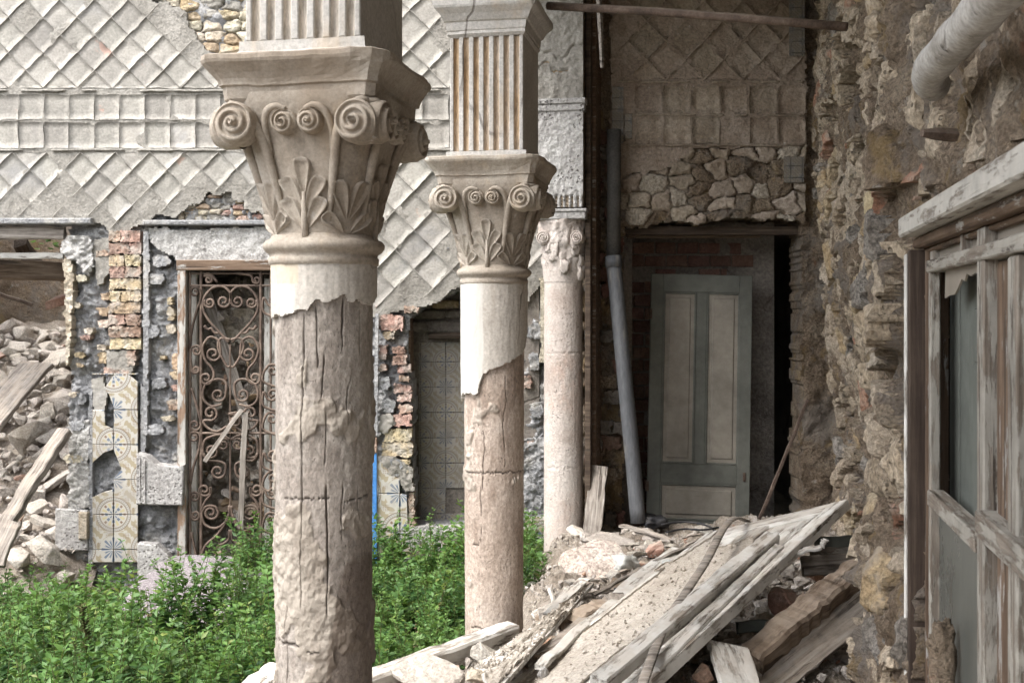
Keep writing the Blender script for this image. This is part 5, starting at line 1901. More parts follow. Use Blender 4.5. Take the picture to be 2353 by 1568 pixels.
def spiral(c, r, a_exit, turns, hand, n=26):
    """points from the eye of a scroll out to its rim at angle a_exit"""
    out = []
    for i in range(n + 1):
        t = i / n
        rr = r * (.16 + .84 * t ** .85)
        a = a_exit - hand * turns * 2 * math.pi * (1 - t)
        out.append((c[0] + rr * math.cos(a), c[1] - rr * math.sin(a)))
    return out


def scroll(pts2, r=.0105, z=0.0, name="scroll"):
    q = [P(x, y, YG) + np.array((0, -.006 - z, 0)) for x, y in pts2]
    wpart(name, MB().tube(q, [r * 1.25] * 3 + [r] * (len(q) - 3), 6).mesh(name, iron, True), gt)


def s_scroll(c1, r1, h1, mids, c2=None, r2=0, h2=1, mirror=None):
    """scroll at c1 running out through mids, optionally winding into a second scroll at c2"""
    def run(mx):
        f = (lambda p: (2 * mx - p[0], p[1])) if mx else (lambda p: p)
        d = (mids[0][0] - c1[0], mids[0][1] - c1[1])
        a1 = math.atan2(-d[1], d[0]) - h1 * .9
        A = spiral(c1, r1, a1, 1.35, h1)
        path = A
        M = [A[-1]] + list(mids)
        if c2 is not None:
            d = (mids[-1][0] - c2[0], mids[-1][1] - c2[1])
            a2 = math.atan2(-d[1], d[0]) - h2 * .9
            B = spiral(c2, r2, a2, 1.35, h2)
            M.append(B[-1])
        sp = [tuple(p) for p in spline(M, 6)]
        path = A + sp[1:]
        if c2 is not None: path = path + B[::-1][1:]
        scroll([f(p) for p in path])
    run(None)
    if mirror: run(mirror)


C = 530
# heart, medallions and S-scrolls of the middle panel, top to bottom
s_scroll((514, 692), 15, 1, [(529, 672), (512, 658), (488, 662), (469, 685), (468, 712), (482, 738), (506, 764), (526, 786)], mirror=C)
scroll(spiral((482, 695), 13, 2.6, 1.5, -1)); scroll(spiral((578, 695), 13, .5, 1.5, 1))
scroll([tuple(p) for p in spline([(470, 748), (478, 756), (486, 754), (494, 764), (504, 764)], 5)]); scroll([tuple(p) for p in spline([(590, 748), (582, 756), (574, 754), (566, 764), (556, 764)], 5)])
s_scroll((490, 812), 18, 1, [(503, 782), (482, 774), (466, 797), (472, 826), (488, 846), (492, 862)], (474, 868), 15, 1, mirror=C)
scroll([tuple(p) for p in spline([(529, 780), (508, 777), (502, 800), (520, 838), (528, 842)], 6)]); scroll([tuple(p) for p in spline([(531, 780), (552, 777), (560, 800), (540, 838), (532, 842)], 6)])
s_scroll((502, 906), 17, 1, [(520, 880), (500, 870), (472, 884), (468, 915), (486, 932), (510, 928)], mirror=C)
s_scroll((484, 948), 17, -1, [(468, 966), (478, 982), (500, 990), (522, 978)], mirror=C)
s_scroll((540, 966), 15, 1, [(526, 950), (545, 946)])
s_scroll((514, 1020), 14, -1, [(528, 1008), (508, 998), (490, 1000), (470, 1012), (468, 1044)], (486, 1035), 16, -1, mirror=C)
s_scroll((501, 1082), 17, 1, [(518, 1066), (500, 1058), (478, 1056), (468, 1040)], mirror=C)
s_scroll((470, 1124), 15, 1, [(484, 1118), (484, 1134), (472, 1150), (464, 1168)], mirror=C)
s_scroll((485, 1176), 17, 1, [(494, 1162), (474, 1162), (464, 1180), (472, 1204), (495, 1212), (516, 1200), (526, 1180)], mirror=C)
scroll([tuple(p) for p in spline([(528, 1160), (524, 1190), (500, 1226), (474, 1250), (462, 1276)], 6)]); scroll([tuple(p) for p in spline([(532, 1160), (536, 1190), (560, 1226), (586, 1250), (598, 1276)], 6)])
s_scroll((508, 1260), 10, -1, [(516, 1246), (526, 1236), (528, 1215)], mirror=C)
s_scroll((500, 1295), 14, -1, [(486, 1290), (488, 1312), (508, 1324), (520, 1306), (522, 1292)], mirror=C)
s_scroll((470, 1288), 12, 1, [(481, 1284), (474, 1272), (462, 1280), (464, 1306), (478, 1322)], mirror=C)
# narrow side panels
for mx in (None, 564):
    s_scroll((449, 671), 13, -1, [(461, 690), (452, 715), (441, 760), (438, 800)], mirror=None) if mx is None else None
s_scroll((449, 671), 13, -1, [(461, 690), (452, 715), (441, 760), (438, 800)])
s_scroll((452, 805), 12, 1, [(440, 800), (438, 820), (440, 845)], (450, 848), 9, -1)
s_scroll((448, 975), 14, 1, [(460, 960), (452, 930), (440, 890)])
s_scroll((447, 1003), 14, -1, [(460, 1016), (455, 1040), (444, 1075), (438, 1110)])
s_scroll((448, 1140), 11, 1, [(438, 1134), (437, 1160), (440, 1185)], (449, 1182), 11, -1)
s_scroll((441, 1310), 13, 1, [(456, 1296), (450, 1270), (440, 1220)])
for y, h in ((690, -1), (850, 1), (905, -1), (960, 1), (1045, -1), (1095, 1), (1130, -1), (1190, 1), (1260, -1), (1305, 1)):
    s_scroll((624 + (y % 7), y), 15, h, [(606, y + 6 * h), (606, y + 26), (640, y + 40)])
s_scroll((480, 642), 9, 1, [(470, 634), (482, 628), (500, 648)]); s_scroll((590, 643), 9, -1, [(578, 634), (566, 630), (545, 628)])

# ---- things seen through the gate
def flat_chip(name, label, cat, c, size, seed, mat, rot, group=None):
    me = rock_mesh(seed, size, 12, .05, 4.0, mat)
    o = obj(name, me, c, rot)
    return tag(o, label, cat, group)


rg = random.Random(77)
rocks = [rock_mesh(300 + i, (1, .8, .62), 15, .06, 3.4, rubble_m, 1) for i in range(10)]
rocks_f = [rock_mesh(340 + i, (1, .75, .34), 14, .05, 4.5, rubble_m, 1) for i in range(8)]
rocks_r = [rock_mesh(370 + i, (1, .55, .38), 14, .05, 6.0, rubble_red, 1) for i in range(4)]
chips = [rock_mesh(400 + i, (1, .7, .4), 10, .05, 3.5, dry_m) for i in range(5)]


def rubble_face(name, x0, x1, y0, y1, Y, seed, mat):
    V, F, _ = plate(x0, x1, y0, y1, int((x1 - x0) / 4), int((y1 - y0) / 4), None, lambda u, v: .10 * fbm(u * .03, v * .03, 0, 4, seed) + .05 * np.abs(fbm(u * .08, v * .08, 0, 3, seed)) - .5 * smooth(y0 + 140, y0, v), back_map(Y), .02)
    return top(name, mesh(name, V, F, False, mat), "dusty debris filling the room behind the iron gate", "rubble", kind="stuff")


rubble_face("rubble_fill", 400, 735, 560, 1345, YB + .40, 3, dirt_m)
for i in range(95):
    x, y = rg.uniform(440, 690), rg.uniform(690, 1325)
    s = rg.uniform(.05, .15)
    p = P(x, y, YB + .34 - rg.uniform(0, .12))
    me = rg.choice(rocks + rocks_f + rocks_r[:2]) if rg.random() < .62 else rg.choice(chips)
    dry = me in chips
    o = obj("dry_clod" if dry else "debris_lump", me, p, [rg.uniform(0, 6.3) for _ in range(3)], (s, s, s))
    tag(o, ("brown crumbling clod" if dry else "reddish brick fragment" if me in rocks_r else "larger dusty stone lump" if s > .1 else "small dusty stone lump") + " behind the iron scroll gate" + (", above its middle bar" if y < 994 else ", below its middle bar"), "clod" if dry else "stone", "rubble behind the gate")


def stick(name, label, cat, p0, p1, w, t, mat, roll=0.0, n=10, warp=.004, seed=0, group=None, chew=.35, up=None):
    """a board or lath between two points, grain along its length, ends broken a little"""
    p0, p1 = Vector(p0), Vector(p1)
    d = p1 - p0
    L = d.length
    x = d.normalized()
    u = Vector(up) if up is not None else Vector((0, -.25, 1))
    y = u.cross(x).normalized()
    z = x.cross(y)
    M = Matrix((x, y, z)).transposed().to_4x4() @ Matrix.Rotation(roll, 4, 'X')
    rn = random.Random(seed + int(L * 1000))
    V, F = [], []
    b = min(w, t) * .12
    prof = [(-w / 2 + b, -t / 2), (w / 2 - b, -t / 2), (w / 2, -t / 2 + b), (w / 2, t / 2 - b), (w / 2 - b, t / 2), (-w / 2 + b, t / 2), (-w / 2, t / 2 - b), (-w / 2, -t / 2 + b)]
    m = len(prof)
    for i in range(n + 1):
        s = i / n
        oy, oz = warp * rn.uniform(-1, 1), warp * rn.uniform(-1, 1) + warp * 3 * math.sin(s * math.pi)
        k = 1 + rn.uniform(-.05, .03)
        for (a, c) in prof:
            xx = s * L - L / 2
            if i in (0, n): xx += (1 if i == 0 else -1) * chew * w * rn.random() * .5
            V.append((xx, a * k + oy + rn.uniform(-.02, .02) * w, c * k + oz))
    for i in range(n):
        for j in range(m):
            j2 = (j + 1) % m
            F.append((i * m + j, i * m + j2, (i + 1) * m + j2, (i + 1) * m + j))
    F.append(tuple(range(m))[::-1])
    F.append(tuple(n * m + j for j in range(m)))
    o = obj(name, mesh(name, V, F, False, mat))
    o.matrix_world = Matrix.Translation((p0 + p1) / 2) @ M
    return tag(o, label, cat, group)


stick("plank", "grey plank leaning diagonally behind the top of the iron gate", "plank", P(470, 660, YB + .3), P(585, 1010, YB + .2), .09, .02, wood_grey, seed=1, up=(0, -1, .1))
stick("plank", "short brown batten leaning at the foot of the iron gate", "plank", P(505, 1262, YB - .06), P(478, 1345, YB - .12), .04, .02, wood_rot, seed=2, up=(0, -1, .1))
stick("lath", "pale lath stuck upright through the gate scrolls", "lath", P(564, 945, YB - .05), P(553, 1215, YB - .05), .045, .012, wood_grey, seed=3, up=(0, -1, .1))
stick("lath", "pale lath slanting across the middle of the gate", "lath", P(556, 940, YB - .06), P(470, 1060, YB - .06), .035, .012, wood_grey, seed=4, up=(0, -1, .1))
stick("plank", "horizontal dusty board lying behind the gate scrolls", "plank", P(500, 1160, YB + .3), P(690, 1175, YB + .3), .1, .03, wood_rot, seed=5, up=(0, -1, .3))
sh = coat("x", [(478, 700), (520, 700), (575, 705), (600, 730), (596, 800), (560, 780), (540, 800), (510, 770)], YB + .36, pale_stone, .05, 4, 8, .02, 44)
sh.parent = None
sh.name = "plaster_slab"
sh.location = OFF[bw.name]
tag(sh, "broken beige plaster slab leaning behind the gate's heart scroll", "slab")

# ------------------------------------------------------------------ collapsed room on the left
def heap_left(X, Y):
    """surface of the rubble that slides out of the room"""
    t = np.clip((Y - 8.35) / 4.3, 0, 1)
    z = .02 + 2.15 * t ** .95 + .12 * fbm(X * 1.5, Y * 1.5, 0, 3, 14)
    return z - .35 * smooth(-3.6, -2.9, X) * (1 - smooth(9.4, 9.9, Y)) - .3 * smooth(8.9, 8.2, Y)


gx, gy = np.meshgrid(np.linspace(-6.5, -2.9, 90), np.linspace(8.0, 13.0, 110), indexing='ij')
gz = heap_left(gx, gy) + .04 * fbm(gx * 6, gy * 6, 0, 3, 3) - .09
I = np.arange(gx.size).reshape(gx.shape)
Fq = np.stack([I[:-1, :-1], I[1:, :-1], I[1:, 1:], I[:-1, 1:]], -1)
keep = ~((gx[:-1, :-1] > -3.33) & (gy[:-1, :-1] > 8.95))
top("rubble_heap", mesh("rubble_heap", np.stack([gx, gy, gz], -1), Fq[keep], False, dirt_m), "dusty fill under the stones of the collapsed room", "rubble", kind="stuff")
placed_l = []
cnt = 0
for i in range(6000):
    Y = 8.25 + rg.random() ** 1.2 * 4.2
    X = rg.uniform(-5.6, -3.55 if Y > 8.9 else -3.0)
    if X / Y * FPX + CX < -30: continue
    if X > -3.55 and Y > 8.75: continue
    s = rg.choice([.11, .15, .18, .22, .28, .36]) * rg.uniform(.85, 1.2)
    if any((X - a) ** 2 + (Y - b) ** 2 < (.27 * (s + c)) ** 2 for a, b, c in placed_l): continue
    placed_l.append((X, Y, s))
    z = float(heap_left(np.array(X), np.array(Y)))
    r_ = rg.random()
    me = rg.choice(rocks if r_ < .5 else rocks_f if r_ < .94 else rocks_r)
    o = obj("rubble_stone", me, (X, Y, z + .10 * s), (rg.uniform(-.5, .9), rg.uniform(-.6, .6), rg.uniform(0, 6.3)), (s, s, s * rg.uniform(.8, 1.2)))
    kind_ = "blocky limestone lump" if me in rocks else "flat limestone slab" if me in rocks_f else "reddish brick fragment"
    where_ = "deep inside the collapsed room" if Y > 10.3 else "on the rubble slope inside the collapsed room" if Y > 9.05 else "spilled out before the collapsed room"
    tag(o, f"{'large' if s > .27 else 'middling' if s > .17 else 'small'} {kind_} {where_}", "stone", "stones of the collapsed room")
    cnt += 1
    if cnt >= 290: break
stick("beam", "weathered grey beam sloping down the rubble out of the collapsed room", "beam", P(-40, 1300, 8.2), P(152, 985, 8.9), .12, .07, wood_grey, seed=9, n=18, warp=.007)
stick("plank", "wide grey plank half buried in the rubble slope by the opening's edge", "plank", P(-60, 1010, 9.4), P(90, 830, 10.2), .3, .05, wood_grey, seed=10, up=(0, -.6, 1))
stick("plank", "short grey plank standing in the rubble beneath the sloping beam", "plank", P(-10, 1300, 8.1), P(35, 1195, 8.3), .12, .04, wood_grey, seed=12, up=(0, -.6, 1))
stick("lintel_beam", "grey timber head across the collapsed room's opening", "beam", P(-420, 538, YB + .06), P(152, 535, YB + .06), .1, .09, wood_grey, seed=11, up=(0, -1, 0))
stick("rail", "white painted rail hanging across the top of the collapsed room", "rail", P(-300, 585, YB + .16), P(148, 588, YB + .16), .05, .05, wood_white, seed=13, up=(0, -1, 0))
stick("beam", "sagging broad board beneath the white rail of the collapsed room", "beam", P(-300, 610, YB + .5), P(170, 625, YB + .9), .17, .05, wood_rot, seed=14, up=(0, -1, .3))
stick("beam", "dark roof timber fallen aslant under the opening's head", "beam", P(45, 555, YB + .9), P(95, 625, YB + 1.2), .12, .1, wood_dark, seed=15, up=(0, -1, 0))
stick("beam", "rusty iron bar jutting across the collapsed room", "bar", P(-60, 655, YB + 1.1), P(75, 700, YB + 1.1), .03, .03, iron, seed=16, up=(0, -1, 0))
fr = thing("broken_frame", "broken brown timber frame wedged upright in the rubble slope", "frame", P(110, 760, YB + 1.0))


def fbar(x0, y0, x1, y1, w):
    p0, p1 = P(x0, y0, YB + 1.0), P(x1, y1, YB + 1.0)
    o = stick("frame_bar", None, None, p0, p1, w, .04, wood_rot, seed=int(x0), up=(0, -1, 0))
    M = o.matrix_world.copy()
    o.parent = fr
    o.matrix_parent_inverse = Matrix.Translation(-OFF[fr.name])
    o.matrix_world = M


for q in ((72, 645, 66, 775, .05), (68, 705, 150, 705, .05), (68, 750, 150, 705, .05), (100, 660, 150, 665, .04)): fbar(*q)
o = obj("brick", rocks_r[0], P(140, 690, YB + .9), (.2, -.3, .2), (.3, .3, .25))
tag(o, "loose red brick resting on the broken timber frame", "brick")
# a fig sprout catching light at the back of the room
mbp = MB()
for i in range(26):
    c = P(110, 556, YB + 1.6) + np.array([rg.uniform(-.14, .14), rg.uniform(-.1, .1), rg.uniform(-.07, .08)])
    a, b = rg.uniform(0, 6.3), rg.uniform(-.6, .6)
    d = Vector((math.cos(a), math.sin(a), b)) * .06
    e = Vector((-math.sin(a), math.cos(a), .2)) * .03
    mbp.add([Vector(c), Vector(c) + d * .5 + e, Vector(c) + d, Vector(c) + d * .5 - e], [(0, 1, 2, 3)])
top("fig_sprout", mbp.mesh("fig_sprout", leaf_m), "small green sprout at the back of the collapsed room", "plant")

# ------------------------------------------------------------------ green panelled door leaning inside the doorway
def panel_door(root, W, H, layout, stile, mat_f, mat_p, t=.04, mould=None):
    """door in a local frame: x across, z up, front -y. layout: (x0,x1,z0,z1) panel openings"""
    def b(name, x0, x1, y0, y1, z0, z1, mat, ch=.004, par=root):
        vert = (z1 - z0) > (x1 - x0)
        L, S = ((z1 - z0), (x1 - x0)) if vert else ((x1 - x0), (z1 - z0))
        me = MB().bbox(-L / 2, L / 2, y0, y1, -S / 2, S / 2, ch).mesh(name, mat)
        return obj(name, me, ((x0 + x1) / 2, 0, (z0 + z1) / 2), (0, R(90) if vert else 0, 0), parent=par)
    b("stile", 0, stile, -t / 2, t / 2, 0, H, mat_f)
    b("stile", W - stile, W, -t / 2, t / 2, 0, H, mat_f)
    zs = sorted({z for l in layout for z in (l[2], l[3])} | {0, H})
    rows = sorted({(l[2], l[3]) for l in layout})
    edges = [0] + [v for r_ in rows for v in r_] + [H]
    for i in range(0, len(edges), 2):
        b("rail", stile, W - stile, -t / 2 + .0015, t / 2 - .0015, edges[i], edges[i + 1], mat_f)
    for r_ in rows:
        xs = sorted([(l[0], l[1]) for l in layout if (l[2], l[3]) == r_])
        for (a, c) in zip(xs, xs[1:]):
            b("mullion", a[1], c[0], -t / 2 + .001, t / 2 - .001, r_[0], r_[1], mat_f)
    for (x0, x1, z0, z1) in layout:
        p = b("panel", x0, x1, -t / 2 + .016, t / 2 - .012, z0, z1, mat_p)
        m = .018
        for (a0, a1, c0, c1) in ((x0, x0 + m, z0, z1), (x1 - m, x1, z0, z1), (x0 + m, x1 - m, z0, z0 + m), (x0 + m, x1 - m, z1 - m, z1)):
            b("moulding", a0, a1, -t / 2 + .003, -t / 2 + .015, c0, c1, mould or mat_f, .006)
        g = .045
        b("raised_field", x0 + g, x1 - g, -t / 2 + .006, -t / 2 + .0155, z0 + g, z1 - g, mat_p, .009)


dark_pipe = earthy("dark_pipe", [(.05, .047, .043), (.075, .07, .063), (.10, .092, .083)], 5, .2, 60, .003, rough=.7, var=0)
DWd, DH = .80, 2.02
dr = thing("panelled_door", "grey-green panelled door leaf leaning in the dark doorway", "door", P(1484, 1215, 8.95))
panel_door(dr, DWd, DH, [(.10, .365, .52, 1.88), (.445, .71, .52, 1.88), (.10, .71, .08, .37)], .10, door_green, door_cream, mould=door_green)
obj("latch", MB().bbox(.745, .765, -.034, -.019, .40, .47, .003).mesh("latch", iron), parent=dr)
obj("hinge", MB().bbox(-.012, .012, -.026, .0, .30, .38, .002).mesh("hinge", iron), parent=dr)
obj("hinge", MB().bbox(-.012, .012, -.026, .0, 1.66, 1.74, .002).mesh("hinge", iron), parent=dr)
dr.rotation_euler = (R(-4), R(1.4), R(-3))

# ------------------------------------------------------------------ grey drain pipe leaning at the doorway's left jamb
pp = spline([P(1408, 590, 8.36), P(1418, 690, 8.34), P(1436, 880, 8.30), P(1452, 1040, 8.26), P(1466, 1200, 8.22)], 5)
dpo = top("drain_pipe", MB().tube(pp, .056, 20).mesh("drain_pipe", pvc, True), "grey plastic drain pipe slanting down beside the dark doorway", "pipe")
wpart("collar", MB().tube([P(1408, 588, 8.36), P(1410, 614, 8.355)], .062, 20).mesh("collar", pvc, True), dpo)
pp = [P(1410, 298, 8.40), P(1410, 450, 8.40), P(1409, 602, 8.40)]
top("drain_pipe", MB().tube(pp, .052, 20).mesh("drain_pipe", dark_pipe, True), "dark upper length of drain pipe fixed beside the concrete pier", "pipe")

# ------------------------------------------------------------------ debris in the loggia
def G(px, py, h):
    """survey reading of a point lying at height h"""
    return P(px, py, (EYE - h) * FPX / (py - HY))


def heap_z(X, Y):
    base = .60 + .10 * smooth(5.6, 4.0, Y) + .05 * fbm(X * 1.7, Y * 1.7, 0, 3, 71) + .07 * np.exp(-((X - 1.0) ** 2 + (Y - 6.6) ** 2) / .5)
    edge = X - (arc_x(Y) + .10 + .12 * fbm(Y * 1.5, 0, 0, 2, 9))
    return base * smooth(-.45, .15, edge) - .05 * smooth(0.1, -.3, edge)


gx, gy = np.meshgrid(np.linspace(0, 1, 260), np.linspace(2.2, 8.52, 330), indexing='ij')
GX = (arc_x(gy) - .55) + gx * (wall_x(gy) + .25 - arc_x(gy) + .55)
gz = heap_z(GX, gy) + .035 * fbm(GX * 7, gy * 7, 0, 4, 72, .6) + .02 * np.abs(fbm(GX * 24, gy * 24, 0, 3, 73))
I = np.arange(gx.size).reshape(gx.shape)
Fq = np.stack([I[:-1, :-1], I[1:, :-1], I[1:, 1:], I[:-1, 1:]], -1).reshape(-1, 4)
top("debris_heap", mesh("debris_heap", np.stack([GX, gy, gz], -1), Fq, True, dirt_m), "dusty rubble and sand covering the loggia floor", "rubble", kind="stuff")

rd = random.Random(21)
peb = [rock_mesh(500 + i, (1, .8, .6), 9, .0, 3.0) for i in range(5)]
pv = []
for m in peb:
    a = np.empty(len(m.vertices) * 3)
    m.vertices.foreach_get("co", a)
    pv.append((a.reshape(-1, 3), [list(p.vertices) for p in m.polygons]))


def pebbles(name, label, n, fn, smin, smax, mat, seed):
    rn = random.Random(seed)
    V, F, k = [], [], 0
    for i in range(n):
        p = fn(rn)
        if p is None: continue
        v, f = pv[rn.randrange(5)]
        s = smin * (smax / smin) ** (rn.random() ** 2)
        M = np.array(Euler([rn.uniform(0, 6.3) for _ in range(3)]).to_matrix()) * s
        V.append(v @ M.T + np.array(p))
        F += [[q + k for q in g] for g in f]
        k += len(v)
    me = mesh(name, np.concatenate(V), F, False, mat)
    return top(name, me, label, "rubble", kind="stuff")


def on_heap(rn):
    Y = rn.uniform(3.9, 8.4)
    X = arc_x(Y) - .3 + rn.random() * (wall_x(Y) + .2 - arc_x(Y) + .3)
    return (X, Y, float(heap_z(np.array(X), np.array(Y))) + .03)


pebbles("gravel", "small stones and crumbs of plaster on the loggia debris", 2600, on_heap, .012, .06, rubble_m, 3)
pebbles("gravel", "red brick crumbs among the loggia debris", 260, on_heap, .014, .05, rubble_red, 4)
pebbles("gravel", "small pale stones spilling from the collapsed room", 900, lambda rn: (lambda X, Y: (X, Y, float(heap_left(np.array(X), np.array(Y))) + .0))(rn.uniform(-5.4, -3.1 if rn.random() < .5 else -3.6), 8.1 + rn.random() * 3.0), .03, .11, rubble_m, 5)

# rubble lumps
used = []
for i in range(4000):
    px, py = rd.uniform(1080, 2010), 1190 + 380 * rd.random() ** .8
    if px < 1240 + (1500 - py) * .9 - 60 and py < 1450 and px < 1290: continue
    p = G(px, py, .64)
    X, Y = p[0], p[1]
    if Y > 8.4 or X < arc_x(Y) + .05 or X > wall_x(Y) - .02: continue
    s = rd.choice([.05, .06, .08, .1, .13, .17]) * rd.uniform(.85, 1.2)
    if any((X - a) ** 2 + (Y - b) ** 2 < (.34 * (s + c)) ** 2 for a, b, c in used): continue
    used.append((X, Y, s))
    r_ = rd.random()
    me = rd.choice(rocks if r_ < .45 else rocks_f if r_ < .88 else rocks_r)
    o = obj("masonry_lump", me, (X, Y, float(heap_z(np.array(X), np.array(Y))) + .2 * s + .02), (rd.uniform(-.4, .4), rd.uniform(-.4, .4), rd.uniform(0, 6.3)), (s, s, s))
    kind_ = "blocky rubble lump" if me in rocks else "flat plaster flake" if me in rocks_f else "reddish brick fragment"
    where_ = "in the dust before the doorway" if Y > 6.9 else "in the debris around the fallen door" if X > .35 else "in the debris near the cupboard door"
    tag(o, f"{'larger' if s > .095 else 'small'} {kind_} {where_}", "stone", "rubble on the loggia floor")
    if len(used) >= 260: break


def rock(name, label, cat, px, py, h, size, rot, mat, seed, bev=.05, power=4.0, npts=16):
    o = obj(name, rock_mesh(seed, size, npts, bev, power, mat, 3, .02), G(px, py, h), rot)
    return tag(o, label, cat)


rock("boulder", "large grey angular stone at the near end of the white beam", "stone", 985, 1556, .74, (.32, .24, .17), (.1, .1, .35), rubble_m, 611)
rock("stone", "small tan stone beside the cupboard door's lower end", "stone", 1092, 1552, .79, (.085, .07, .06), (.2, .1, .3), pale_stone, 612)
rock("brick_lump", "reddish broken masonry lump in the gap beside the fallen door", "brick", 1805, 1388, .90, (.20, .16, .14), (.3, .5, .6), rubble_red, 613)
rock("stone", "squat pinkish stone below the fallen door's long stile", "stone", 1616, 1545, .84, (.085, .08, .09), (.3, .2, .5), rubble_red, 614)
rock("stone", "rounded brown pebble stone on the sand near the splintered timber", "stone", 1286, 1518, .77, (.05, .05, .045), (.1, .3, .2), pale_stone, 615, .12, 2.2)
rock("stone", "grey angular chip on the sand near the frame bottom", "stone", 1247, 1545, .78, (.045, .04, .05), (.4, .1, .9), concrete_m, 616)
o = rock("plaster_slab", "thick broken slab of pinkish plaster propped at the marble column's foot", "slab", 1368, 1292, .72, (.42, .40, .07), (R(34), R(-10), R(20)), earthy("slab_face", [(.42, .335, .27), (.53, .45, .39), (.60, .54, .48)], 4, 1.0, 45, .015, var=0, fine=.6), 617, .06, 6.0, 22)
o = rock("plaster_slab", "thin plaster sheet lying behind the thick pinkish slab", "slab", 1400, 1238, .70, (.36, .2, .04), (R(14), R(8), R(-10)), rubble_m, 618, .05, 6.0, 20)
for k, (px, py, s) in enumerate(((1500, 1232, .16), (1470, 1222, .13), (1540, 1252, .12), (1450, 1250, .12), (1590, 1225, .10))):
    rock("plaster_flake", "flat plaster flake among laths in front of the doorway", "flake", px, py, .68, (s, s * .7, .03), (R(12), R(6 * k - 10), k), rubble_m, 620 + k, .05, 5.0)["group"] = "plaster flakes before the doorway"
me = lump_mesh(9, (.16, .10, .12), 8, .5, .28, bag_m, 2.2)
tag(obj("plastic_bag", me, G(1440, 1302, .70), (.2, .3, .5)), "crumpled whitish plastic bag beside the pinkish slab", "bag")
me = lump_mesh(19, (.10, .08, .06), 8, .5, .35, bag_m, 3)
tag(obj("plaster_chunk", me, G(1545, 1302, .80), (.2, .3, .5)), "small white plaster chunk on the fallen door's edge", "chunk")
me = lump_mesh(12, (.05, .06, .17), 6, .55, .3, rubble_m, 3.0)
tag(obj("plaster_chunk", me, G(1472, 1545, .88), (R(-55), R(18), 0)), "knobbly elongated plaster chunk against the fallen board", "chunk")
me = lump_mesh(14, (.18, .12, .08), 8, .5, .35, black_m, 3)
tag(obj("black_bag", me, G(1502, 1196, .66), (.1, .1, .3)), "torn black plastic bag before the doorway", "bag")
me = lump_mesh(15, (.08, .06, .05), 8, .5, .4, black_m, 3)
tag(obj("black_bag", me, G(1432, 1362, .68), (.1, .1, .3)), "scrap of shiny black plastic in the debris by the long lath", "bag")
for k, pts in enumerate(([(1520, 1204), (1560, 1198), (1600, 1200), (1632, 1210), (1642, 1222)], [(1530, 1222), (1570, 1214), (1615, 1216), (1650, 1210)], [(1470, 1290), (1490, 1282), (1520, 1278), (1545, 1290)])):
    top("cable", MB().tube(spline([G(x, y, .68 + .01 * k) for x, y in pts], 5), .007, 6).mesh("cable", black_m, True), ["black cable looped before the leaning green door", "second black cable lying straight before the leaning green door", "short black cable curling beside the whitish plastic bag"][k], "cable")

# ---- boards and laths
S_ = stick
S_("beam", "long white weathered beam reaching from behind the cement column to the pinkish column", "beam", P(585, 1672, 3.95), G(1178, 1452, .72), .085, .09, wood_white, seed=31, n=22, warp=.003)
S_("board", "broken pale board end at the foot of the cement column", "board", P(560, 1600, 4.3), P(650, 1530, 4.5), .1, .03, wood_white, seed=32)
S_("plank", "moulded grey plank lying along the fallen door", "plank", G(1775, 1236, 1.16), G(1372, 1575, .93), .07, .06, wood_white, seed=33, n=20, warp=.002, up=(-.1, -.45, 1))
S_("plank", "narrow grey batten between the moulded plank and the door stile", "plank", G(1790, 1262, 1.13), G(1500, 1545, .92), .05, .05, wood_white, seed=34, n=16, warp=.002, up=(-.1, -.45, 1))
S_("lath", "long thin lath crossing the debris toward the fallen door", "lath", G(1363, 1368, .75), G(1574, 1256, .84), .022, .014, wood_grey, seed=35, n=14)
S_("lath", "broken lath lying before the leaning green door", "lath", G(1425, 1206, .70), G(1545, 1243, .70), .035, .02, wood_grey, seed=36)
S_("lath", "thin brown lath between splintered timber and fallen door", "lath", G(1230, 1509, .77), G(1340, 1476, .76), .018, .014, wood_rot, seed=37)
S_("timber", "splintered brown timber stub beside the cupboard door", "timber", G(1296, 1442, .74), G(1395, 1394, .76), .085, .07, wood_rot, seed=38, n=14, warp=.006, chew=1.2)
S_("timber", "pale rounded timber under the cupboard door's stile", "timber", G(1225, 1512, .76), G(1380, 1430, .76), .05, .045, wood_grey, seed=39, n=14, warp=.005)
S_("timber", "bent brown slat standing by the fallen door's edge", "timber", G(1352, 1480, .72), G(1402, 1420, .78), .03, .02, wood_rot, seed=40)
S_("timber", "small square wood block in the debris", "block", G(1408, 1392, .72), G(1418, 1372, .82), .075, .06, wood_grey, seed=41, n=3)
S_("beam", "heavy rotten beam sloping down from the rough wall", "beam", G(2010, 1292, 1.06), G(1716, 1530, .80), .115, .11, wood_rot, seed=42, n=26, warp=.007, chew=.8)
S_("plank", "smooth grey plank beneath the rotten beam", "plank", G(2040, 1352, .98), G(1740, 1590, .72), .13, .03, wood_grey, seed=43, n=16, warp=.002, up=(-.35, -1, .55))
S_("plank", "grey-green frame rail lying level against the rough wall", "rail", P(1872, 1246, 5.42), P(2050, 1243, 5.42), .06, .05, shutter_m, seed=44, up=(0, -1, .3))
S_("plank", "second grey-green rail just below the level frame rail", "rail", P(1862, 1268, 5.36), P(2050, 1266, 5.36), .04, .05, win_paint, seed=45, up=(0, -1, .3))
S_("plank", "dusty grey board deep in the gap behind the rotten beam", "board", P(1840, 1300, 5.2), P(2030, 1292, 5.2), .09, .03, wood_grey, seed=46, up=(0, -1, .5))
S_("plank", "dark board edge low in the gap beside the fallen door", "board", P(1690, 1440, 4.75), P(1840, 1436, 4.75), .05, .04, shutter_m, seed=47, up=(0, -1, .3))
